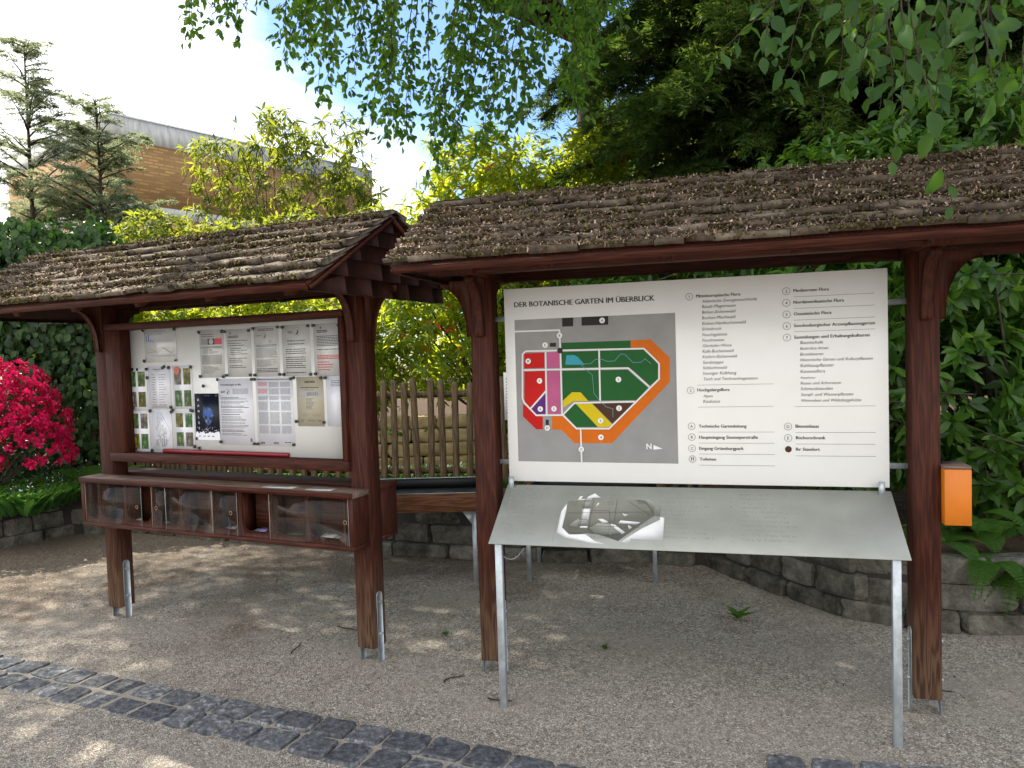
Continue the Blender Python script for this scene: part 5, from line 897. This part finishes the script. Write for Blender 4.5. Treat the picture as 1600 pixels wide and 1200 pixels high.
def fern(label,loc,n,R_,seed,down=0,grp='ferns'):
    t_=G(); r=np.random.default_rng(seed)
    for i in range(n):
        az=r.random()*2*PI; el=.5+.6*r.random(); L_=R_*(.7+.5*r.random()); s=np.linspace(.08,1,18)
        hx=np.cos(az)*s*L_*.9; hy=np.sin(az)*s*L_*.9; hz=L_*(el*s-(.75+down)*s**2)+.03; C=np.c_[hx,hy,hz]; T_=unit(np.gradient(C,axis=0)); up=np.cross(np.cross(T_,(0,0,1)),T_); sd=unit(np.cross(T_,up))
        t_.tube(C,.0025,4)
        w_=L_*.27*np.sin(np.clip(s*1.02,0,1)**.75*PI)**.8+.006
        for sg in (-1,1):
            for j in range(5):
                f=j/5; base=C+sd*sg*(w_*f)[:,None]; leaves(t_,base,sd*sg*.5+T_*.75,up,w_*.34,w_*.17,0); leaves(t_,base,sd*sg*.8-T_*.35,up,w_*.28,w_*.15,0)
            leaves(t_,C,sd*sg+T_*.25,up,w_*1.1,w_*.12,0)
    o=t_.build('fern',Lfern); o.location=loc; tag(o,label,'fern',grp); return o
fern('pale yellow-green fern beside the azalea, behind the left post',(-4.12,7.25,.36),9,.55,1,-.2)
fern('upright fern just right of the orange box',(2.75,4.3,.42),10,.30,2,.1)
fern('fern hanging over the end of the stone wall at the right edge',(2.80,4.02,.30),12,.30,3,.65)
fern('small fern on the wall top behind the right-hand post',(2.46,4.25,.40),9,.24,4,.15)
fern('low fern touching the gravel in the lower right plants',(2.95,3.93,.14),9,.22,5,.3)
fern('fern drooping over the wall joint right of the big post',(2.62,4.05,.32),12,.24,8,.6)
fern('small fern low on the wall face at the right edge',(2.98,4.0,.25),10,.24,9,.7)
fern('fern at the right edge above the wall',(3.05,4.35,.42),10,.3,6,.1)
# --- rhododendron, backlit yellow, in the middle
def shrub(name,label,cat,loc,ell,n,per,Ln,Wd,matl,shell=.6,spread=.9,droop=.2,kind=1,grp=None,extra=None,up=.6,nst=26,stemr=.035,base=(0,0,0)):
    t=thing(name,label,cat,loc,0,grp); P,d=blobpts(n,ell,shell); g=G(); whorl_crown(g,P,d,per,Ln,Wd,spread,droop,kind,up=up); g.build('foliage',matl,t)
    idx=rng.choice(n,nst); b=np.array(base,float); g=G()
    for i in idx:
        m_=b+(P[i]-b)*.35+np.array((0,0,.12*np.linalg.norm(P[i]-b))); q=limb(g,b+.08*rng.normal(size=3)*np.array((1,1,0)),m_,stemr,stemr*.5,.05,6); limb(g,q[-1],P[i],stemr*.5,.004,.08,8,k=5)
    for i in rng.choice(n,min(n,nst*4)):
        a=P[i]*.86+b*.14+np.array((0,0,.05)); limb(g,a+.22*rng.normal(size=3)*np.array((1,1,.4)),P[i],.006,.002,.08,5,k=4)
    g.build('branches',BARK,t,smooth=True)
    if extra: extra(t,P,d)
    return t
def reds(t,P,d):
    g=G(); i=rng.choice(len(P),90); whorl_crown(g,P[i]-d[i]*.06+np.array((0,0,-.06)),d[i],2,.13,.036,1,.9,1,up=-.6); g.build('old_leaves',Lred,t)
    g=G(); i=rng.choice(len(P),26)
    for k in i:
        c=P[k]+d[k]*.08
        q=c+.045*rng.normal(size=(26,3)); leaves(g,q,rdir(26),rdir(26),.022,.02,0)
    g.build('pale_blossom',leafmat('pale_blossom',[(.5,.5,.36),(.65,.65,.5)],[(.8,.8,.5)],.4),t)
shrub('rhododendron','tall sunlit yellow-green rhododendron with scattered red old leaves between the two roofs','rhododendron',(-.2,9.4,.45),
  [((-.9,0,2.2),(.75,.8,1.1)),((0,.2,2.7),(1.1,1.0,1.3)),((.9,.3,2.9),(1.0,1,1.2)),((-.6,-.2,1.3),(.95,.8,.75)),((.5,-.1,1.5),(1.1,.8,.9)),((1.5,.4,3.2),(.7,.8,.9)),((-.2,.3,3.5),(.8,.7,.65))],2300,8,.125,.037,Lrh,.35,.95,.45,extra=reds)
# --- yellow open shrub left of centre
shrub('willow_leaved_shrub','open many-stemmed shrub with bright yellow drooping leaves before the brick building','shrub',(-3.7,12.2,.45),
  [((-.9,0,4.35),(.7,.7,.55)),((0,0,4.75),(.75,.7,.55)),((.9,.1,4.6),(.6,.7,.7)),((.3,-.1,3.7),(1.25,.8,.7)),((-.9,0,3.4),(.8,.7,.6)),((1.2,0,3.9),(.55,.6,.6)),((0,.2,5.05),(.4,.4,.35))],430,9,.16,.036,Lyel,.25,.9,.75,nst=34,stemr=.017)
shrub('low_shrub','low yellow-green shrub rising behind the ridge of the smaller shelter','shrub',(-3.6,10.4,.45),
  [((-1.3,0,2.75),(.75,.6,.55)),((-.3,0,2.6),(.9,.6,.55)),((.8,0,2.7),(.9,.6,.5)),((1.7,0,2.8),(.5,.5,.5))],1300,8,.1,.03,Lyel,.4,.9,.3)
shrub('low_shrub','dense green-yellow shrub seen through the gap above the framed whiteboard','shrub',(-3.4,9.3,.45),
  [((-1.2,0,1.3),(1.0,.5,.75)),((.2,0,1.35),(1.2,.5,.8)),((1.2,0,1.1),(.9,.5,.8))],1700,8,.11,.035,Lrh,.5)
# --- green bush behind the big roof, and the right-hand laurel
shrub('broadleaf_bush','spreading bush with glossy green leaves rising behind the ridge of the larger roof','bush',(2.9,6.2,.4),
  [((-.9,0,2.15),(.75,.6,.5)),((0,0,2.45),(.95,.7,.5)),((.95,.0,2.75),(.95,.7,.6)),((1.9,0,2.6),(.9,.7,.9)),((.3,.2,1.5),(1.6,.7,.9))],2300,8,.10,.038,Lbush,.55)
shrub('laurel_shrub','dark glossy large-leaved evergreen shrub filling the right edge behind the orange box','laurel',(3.5,5.1,.35),
  [((-.6,-.05,1.0),(.75,.45,.5)),((.1,-.2,.45),(.85,.45,.45)),((-.4,0,1.8),(.8,.5,.55)),((.5,0,1.4),(.8,.6,.7)),((-1.1,.15,.6),(.5,.4,.45)),((-1.25,.2,1.5),(.55,.4,.6)),((.3,.1,2.2),(.9,.5,.4))],1500,8,.13,.046,Lbush,.72,.95,.35)
shrub('laurel_shrub','dark evergreen shrub directly behind the map board','laurel',(1.6,6.9,.35),
  [((-.8,0,.8),(.9,.4,.8)),((.6,0,.9),(1.1,.4,.9)),((1.4,-.3,1.5),(.9,.5,.9)),((0,0,1.7),(1.2,.4,.7))],1300,8,.13,.045,Lbush,.7)
# --- dark yew / conifer
def conifer(name,label,loc,H,R_,nb,matl,r0,z0,dens,nl,nw,droop=.25,taper=1.0,spread=.45,grp=None,open_=1.0,sub=9,upf=.18):
    t=thing(name,label,'conifer',loc,0,grp); trunk(t,[(0,0,-.3),(.05*rng.normal(),.03,H*.5),(0,0,H)],r0,.012)
    g=G(); gl=G()
    for i in range(nb):
        f=rng.random()**.85; z=z0+(H-z0)*f; az=rng.random()*2*PI; L_=R_*(1-f)**taper*(.35+.85*rng.random() if upf>.3 else .65+.5*rng.random())+.12
        s=np.linspace(0,1,8); C=np.c_[np.cos(az)*L_*s,np.sin(az)*L_*s,z+L_*(upf*s-droop*1.6*s**2)]; C[1:]+=.015*L_*np.cumsum(rng.normal(size=(7,3)),0); g.tube(C,np.linspace(.012+.012*L_,.003,8),4)
        n=int(dens*L_); u=rng.random(n)**.7; base=np.stack([np.interp(u,s,C[:,k]) for k in range(3)],1)
        side=np.where(rng.random(n)<.5,-1,1); ax=np.array((math.cos(az),math.sin(az),0)); sd=np.array((-ax[1],ax[0],0))
        D=unit(sd[None]*side[:,None]*(.9)+ax[None]*.6+np.array((0,0,-droop*1.6))*rng.random((n,1))+.25*rng.normal(size=(n,3))); ln=(spread*L_*.5*(1-u)+.12)*(.5+.7*rng.random(n))
        m=sub; q=np.linspace(.1,1,m); PP=base[:,None]+D[:,None]*ln[:,None,None]*q[None,:,None]+np.array((0,0,-1))*(ln[:,None,None]*droop*.7*q[None,:,None]**2)
        PP=PP.reshape(-1,3); DD=np.repeat(D,m,0)
        for sg in (-1,1):
            S_=unit(np.cross(DD,(0,0,1.))); leaves(gl,PP,S_*sg*.8+DD*.8+.35*rng.normal(size=DD.shape),np.array((0,0,1.))+.4*rng.normal(size=DD.shape),nl*(.6+.8*rng.random(len(PP))),nw,0)
    g.build('branches',TWIG,t); gl.build('foliage',matl,t); return t
rng = np.random.default_rng(303)
conifer('hemlock','slender grey-green conifer with a bare leaning trunk at the far left edge',(-9.6,15.2,.45),7.7,1.6,95,Llarch,.08,1.6,26,.075,.018,.12,.45,.55,upf=.62)
conifer('hemlock','ragged conifer with a bare spiky top before the corner of the building',(-7.9,14.6,.45),6.3,1.7,120,Llarch,.075,1.2,28,.075,.018,.14,.5,.55,upf=.6)
conifer('hemlock','thin conifer between the other two, with sparse twigs',(-8.9,16.5,.45),6.9,1.2,55,Llarch,.06,2.0,16,.06,.016,.1,.5,.5,upf=.7)
rng = np.random.default_rng(404)
conifer('yew','large near-black yew rising behind the larger roof','yew' and (3.6,9.6,.4),9.5,3.5,560,Lyew,.22,2.2,50,.085,.02,.3,.42,.5)
conifer('yew','second dark yew at the right, partly behind overhanging leaves',(6.6,8.6,.4),9,3.2,420,Lyew,.2,1.4,46,.09,.022,.3,.4,.5)
# --- weeping beech-like tree: trunk beyond the yew, limbs reach over the clearing
rng = np.random.default_rng(505)
t=thing('weeping_tree','large tree whose thin leafy shoots hang down from the top over both roofs','tree',(1.6,12.2,.4))
trunk(t,[(0,0,-.3),(-.1,-.1,3.0),(-.3,-.5,6.2)],.32,.2)
g=G(); gl=G(); O3=np.array((1.6,12.2,.4)); root=np.array((1.3,11.7,6.4))
hub=[(-3.6,8.3,6.6),(-2.2,7.0,5.9),(-.9,6.4,5.7),(.3,6.6,5.8),(1.3,7.5,6.0),(-2.6,9.6,7.2),(-.6,9.0,7.0),(-4.2,6.6,6.6),(-1.5,5.2,6.1),(.8,4.8,6.2),(2.6,5.8,6.6),(-3.0,5.0,6.6),(-5.6,8.6,7.4)]
for h in hub: limb(g,root-O3,np.array(h)-O3,.10,.03,.06,12,sag=-.03,k=6)
def bz(X):   # lower limit of the hanging shoots, as the crown's own outline
    return np.interp(X,[-2.85,-2.5,-2.0,-1.75,-1.3,-.9,-.55,-.1,.35,.9,1.3],[4.28,4.22,4.12,3.85,3.45,3.2,2.95,3.3,3.45,3.4,3.9])
ns=92
for i in range(ns):
    X=-2.8+3.9*rng.random(); Y=5.7+1.5*rng.random(); zt2=4.9+.5*rng.random(); ze=bz(X)*1.0+ (Y-6)*.33+abs(rng.normal())*.42
    if rng.random()<.25: ze=zt2-.3*rng.random()
    ze=min(ze,zt2-.15); L_=zt2-ze; dx=-.18*L_*rng.random()*1.6
    s=np.linspace(0,1,9); C=np.c_[X+ -dx*(1-s)*1.2+.02*np.cumsum(rng.normal(size=9)),Y+.02*np.cumsum(rng.normal(size=9)),zt2-L_*s**1.05]
    hk=np.array(hub[int(np.argmin([np.hypot(h[0]-X,h[1]-Y) for h in hub]))]); limb(g,hk-O3,C[0]-O3,.016,.006,.08,7,k=5); g.tube(C-O3,np.linspace(.006,.0016,9),4)
    n=int(L_*46); u=rng.random(n); base=np.stack([np.interp(u,s,C[:,k]) for k in range(3)],1)
    # short side twigs carry most leaves
    D=rdir(n)*np.array((1,1,.5)); tw=.16*rng.random((n,1))**1.2; B2=base+D*tw-np.array((0,0,1))*tw*.4
    for k in range(0,n,6): g.tube([base[k]-O3,B2[k]-O3],.0018,3)
    for k in range(2):
        q=B2*(1-.4*k)+base*.4*k; leaves(gl,q-O3,unit(D*.6+np.array((0,0,-.55))+.5*rdir(n)),rdir(n)*.8+np.array((0,0,.6)),.055+.022*rng.random(n),.034+.01*rng.random(n),1)
# upper crown, out of the frame, that shades the clearing
cl=[((-2.6,8.2,7.0),(1.9,1.4,.6)),((-.7,7.4,6.7),(1.6,1.4,.6)),((1.2,7.4,7.0),(1.8,1.5,.7)),((-3.9,7.6,7.0),(1.1,1.2,.5)),((-1.6,5.2,6.9),(1.9,1.2,.55)),((.9,5.0,7.0),(1.8,1.3,.6)),((-3.4,10.6,8.2),(2.0,1.4,.6)),((-5.6,9.2,8.0),(1.7,1.6,.55))]
cl+=[((-7.8,9.4,8.6),(2.0,1.8,.5)),((-7.6,6.7,7.6),(1.5,1.1,.4)),((-6.6,5.2,7.6),(1.2,.9,.4)),((-3.2,7.6,8.0),(1.8,1.8,.5)),((-6.2,10.6,8.8),(2,1.6,.5)),((-2.0,9.4,8.2),(2,1.5,.5))]
P,d=blobpts(34000,cl,.05); 
for k in range(2): leaves(gl,P+.05*rng.normal(size=P.shape)-O3,rdir(len(P))*np.array((1,1,.4)),rdir(len(P))*.5+np.array((0,0,1)),.085,.055,0)
for c in cl:
    for k in range(9): q,_=blobpts(1,[c],.2); h=np.array(hub[int(np.argmin([np.linalg.norm(np.array(h)-c[0]) for h in hub]))]); limb(g,h-O3,q[0]-O3,.03,.006,.08,8,k=5)
g.build('branches',TWIG,t); gl.build('foliage',Lhang,t)
# --- near tree at upper right: trunk just right of the frame
rng = np.random.default_rng(606)
Lnear = leafmat('near_leaf', [(.014,.045,.009),(.024,.07,.012),(.04,.1,.018)], [(.1,.28,.02),(.24,.42,.03),(.06,.18,.015)], .32, .38, .5)
t=thing('overhanging_tree','near tree whose large serrated leaves hang into the upper right corner','tree',(3.9,1.7,0))
trunk(t,[(0,0,-.1),(.05,.05,1.6),(-.1,.1,3.4)],.16,.1); O3=np.array((3.9,1.7,0)); g=G(); gl=G()
b0=np.array((3.8,1.8,3.2)); arms=[(2.1,2.7,3.15),(1.5,2.9,3.2),(1.7,2.4,3.0),(2.3,3.1,3.2)]
AP=[limb(g,b0-O3,np.array(a)-O3,.04,.008,.05,10,sag=-.04) for a in arms]
tw=[((1.30,2.45,2.85),(1.37,2.3,2.02),11),((1.27,2.4,2.8),(1.20,2.33,2.17),9),((1.5,2.5,2.85),(1.42,2.5,2.33),9),((1.25,2.7,3.0),(1.2,2.7,2.55),9),((1.35,2.6,3.0),(1.22,2.6,2.5),9),((1.6,2.6,3.0),(1.6,2.55,2.4),10),((1.75,2.7,3.0),(1.72,2.7,2.45),10),((1.5,2.9,3.1),(1.45,2.9,2.5),10),((1.3,3.1,3.2),(1.15,3.1,2.7),9),((1.7,2.4,2.9),(1.62,2.35,2.35),9),((1.9,2.9,3.1),(1.95,2.9,2.6),9),((1.6,3.2,3.2),(1.55,3.2,2.65),10),((1.45,2.35,2.75),(1.5,2.3,2.35),7),((1.1,2.9,3.05),(1.0,2.9,2.72),7)]
tw=tw+[((a[0]+.12*rng.normal()+.1,a[1]+.35+.2*rng.random(),a[2]+.1),(b[0]+.12*rng.normal()+.12,b[1]+.35+.2*rng.random(),b[2]+.12+.1*rng.random()),n) for a,b,n in tw[2:]]
for a,b,n in tw:
    near=min((np.linalg.norm(q+O3-np.array(a)),tuple(q)) for p in AP for q in p[3:]); limb(g,np.array(near[1]),np.array(a)-O3,.006,.004,.08,6,k=5)
    C=limb(g,np.array(a)-O3,np.array(b)-O3,.0035,.0012,.07,10,k=5); s=np.linspace(0,1,10); n=int(n*1.35); u=np.linspace(.06,1,n); B_=np.stack([np.interp(u,s,C[:,k]) for k in range(3)],1)
    sg=np.where(np.arange(n)%2,1,-1)[:,None]; az=rng.random()*2*PI; sd=np.array((math.cos(az),math.sin(az)*.5,0)); D=unit(sd*sg*.8+np.array((0,0,-.75))+.3*rng.normal(size=(n,3))); nn=unit(rng.normal(size=(n,3))*.6+np.array((0,-.8,.5)))
    l=.042+.055*rng.random(n); leaves(gl,B_+D*.01,D,nn,l,l*.56,1)
g.build('branches',TWIG,t); gl.build('foliage',Lnear,t)
# --- far wood on the right and behind everything
g=G(); ell=[((x,22+2*math.sin(x),z),(3.2,2.2,3.4)) for x,z in ((0,1),(4,2.5),(8,4),(12,5),(16,6),(20,5),(2,4),(7,7.5),(12,9),(17,9),(5,5))]
P,d=blobpts(26000,ell,.6); leaves(g,P,rdir(len(P)),d+.6*rdir(len(P)),.28,.2,0); tag(g.build('woodland_foliage',Lrh),kind='stuff')
g=G(); P,d=blobpts(5000,[((-9,13.2,1.2),(4.5,1.2,1.9)),((-14,14,1.2),(4,1.5,2.3)),((-4.5,13.8,1.6),(3,1,1.7))],.6); leaves(g,P,rdir(len(P)),d+.6*rdir(len(P)),.2,.12,0); tag(g.build('undergrowth',Lyel),kind='stuff')
# --- bits on the ground
def weed(label,x,y,n,s,seed):
    g=G(); r=np.random.default_rng(seed); az=r.random(n)*6.28; D=np.c_[np.cos(az),np.sin(az),.5+1.2*r.random(n)]; leaves(g,np.zeros((n,3))+.004,D,np.c_[-np.cos(az),-np.sin(az),np.ones(n)*.8],s*(.6+.8*r.random(n)),s*.45,1); o=g.build('weed',Lfern); o.location=(x,y,gz(x,y)); tag(o,label,'weed')
weed('pale green seedling on dark gravel before the stone wall',1.29,4.33,13,.085,1); weed('tiny grass tuft on gravel below the tactile map',.45,3.9,22,.028,2); weed('tiny green tuft beside the middle post',-.43,4.2,16,.025,3)
def stick(label,x,y,L_,a,seed):
    r=np.random.default_rng(seed); k=9; s=np.linspace(-.5,.5,k); P=np.c_[s*L_*math.cos(a),s*L_*math.sin(a),.008+0*s]+np.cumsum(r.normal(size=(k,3))*np.array((.006,.006,.001)),0); P[:,2]=np.clip(P[:,2],.004,.02)
    g=G().tube(P,np.linspace(.0042,.002,k),5); g.tube([P[4],P[4]+np.array((.02,.03,.008))],.0015,4); g.tube([P[6],P[6]+np.array((.03,-.015,.004))],.0012,4); o=g.build('fallen_twig',TWIG); o.location=(x,y,gz(x,y)); tag(o,label,'twig','twigs lying on the gravel')
stick('crooked dark twig lying upright to view in mid gravel before the left box',-1.24,4.07,.13,1.3,1)
stick('thin twig near the foot of the middle post',-.32,3.62,.13,.4,2); stick('short twig beside the front left table leg',-.12,3.4,.1,-.3,3); stick('thin curved twig near the foot of the right post of the small shelter',-1.0,4.35,.2,-.5,4)
stick('dark twig on the gravel right of the big post',1.93,3.35,.1,-.5,5); stick('stub of twig at the lower right',1.95,3.62,.07,.2,6)
# dry bits blown over the gravel
r=np.random.default_rng(77); n=5200; y=2.5+3.4*r.random(n)**.7; x=(r.random(n)-.5)*2*(.7*y); ok=(np.sin(x*1.9+y)+np.sin(y*3.1-x*1.3)+1.3*r.normal(size=n)+(y-4)*.9)>.7; x=x[ok]; y=y[ok]; n=len(x)
C=np.c_[x,y,gz(x,y)+.004]; D=unit(np.c_[r.normal(size=(n,2)),.15*r.normal(size=n)]); l=(.006+.022*r.random(n)**2.2)[:,None]; S=unit(np.cross(D,(0,0,1.)))*(.0012+.003*r.random(n)**2)[:,None]; K=np.array((0,0,.3))*l*r.random((n,1))+S*1.5*r.normal(size=(n,1))
g=G(); g.add(np.stack([C-S,C+S,C+D*l*.5+K+S,C+D*l*.5+K-S,C+D*l-S*.4,C+D*l+S*.4],1).reshape(-1,3),(np.array([(0,1,2,3),(3,2,5,4)])[None]+(np.arange(n)*6)[:,None,None]).reshape(-1,4))
tag(g.build('leaf_litter',noise_mat('dry_litter',[(.2,(.03,.02,.013)),(.5,(.1,.06,.035)),(.85,(.26,.17,.1))],20,.9,0,island=.8)),kind='stuff')
# twig dangling from the big roof
g=G(); e=[Rroof(1.48,.735,.02),Rroof(1.42,.76,-.03),Rroof(1.33,.775,-.085),Rroof(1.2,.78,-.115),Rroof(1.1,.78,-.12),Rroof(1.02,.78,-.1)]
g.tube(e,np.linspace(.0022,.0008,6),5); g.tube([e[1],Rroof(1.37,.76,-.02)],.0008,4); g.tube([e[2],Rroof(1.30,.77,-.12)],.0008,4); tag(g.build('dangling_twig',plain('pale_twig',(.2,.13,.1),.8)),'thin curved twig dangling from the eave above the map board','twig')
for (u0,s0,u1,s1,R__,lab) in ((.1,.2,1.0,.5,Lroof,'long bare twig lying across the shingles of the smaller roof'),(.0,.35,.75,.42,Rroof,'bent bare twig lying on the left part of the larger roof'),(1.1,.42,1.5,.7,Rroof,'forked twig lying on the middle of the larger roof')):
    g=G(); ts=np.linspace(0,1,12); g.tube([R__(u0+(u1-u0)*a,s0+(s1-s0)*a+.04*math.sin(a*5),.034) for a in ts],np.linspace(.004,.0015,12),5)
    for a in (.3,.55,.8): g.tube([R__(u0+(u1-u0)*a,s0+(s1-s0)*a+.04*math.sin(a*5),.034),R__(u0+(u1-u0)*a+.07,s0+(s1-s0)*a+.09,.04)],.0012,4)
    tag(g.build('fallen_twig',plain('dry_twig',(.09,.065,.045),.9)),lab,'twig','twigs lying on the shelter roofs')
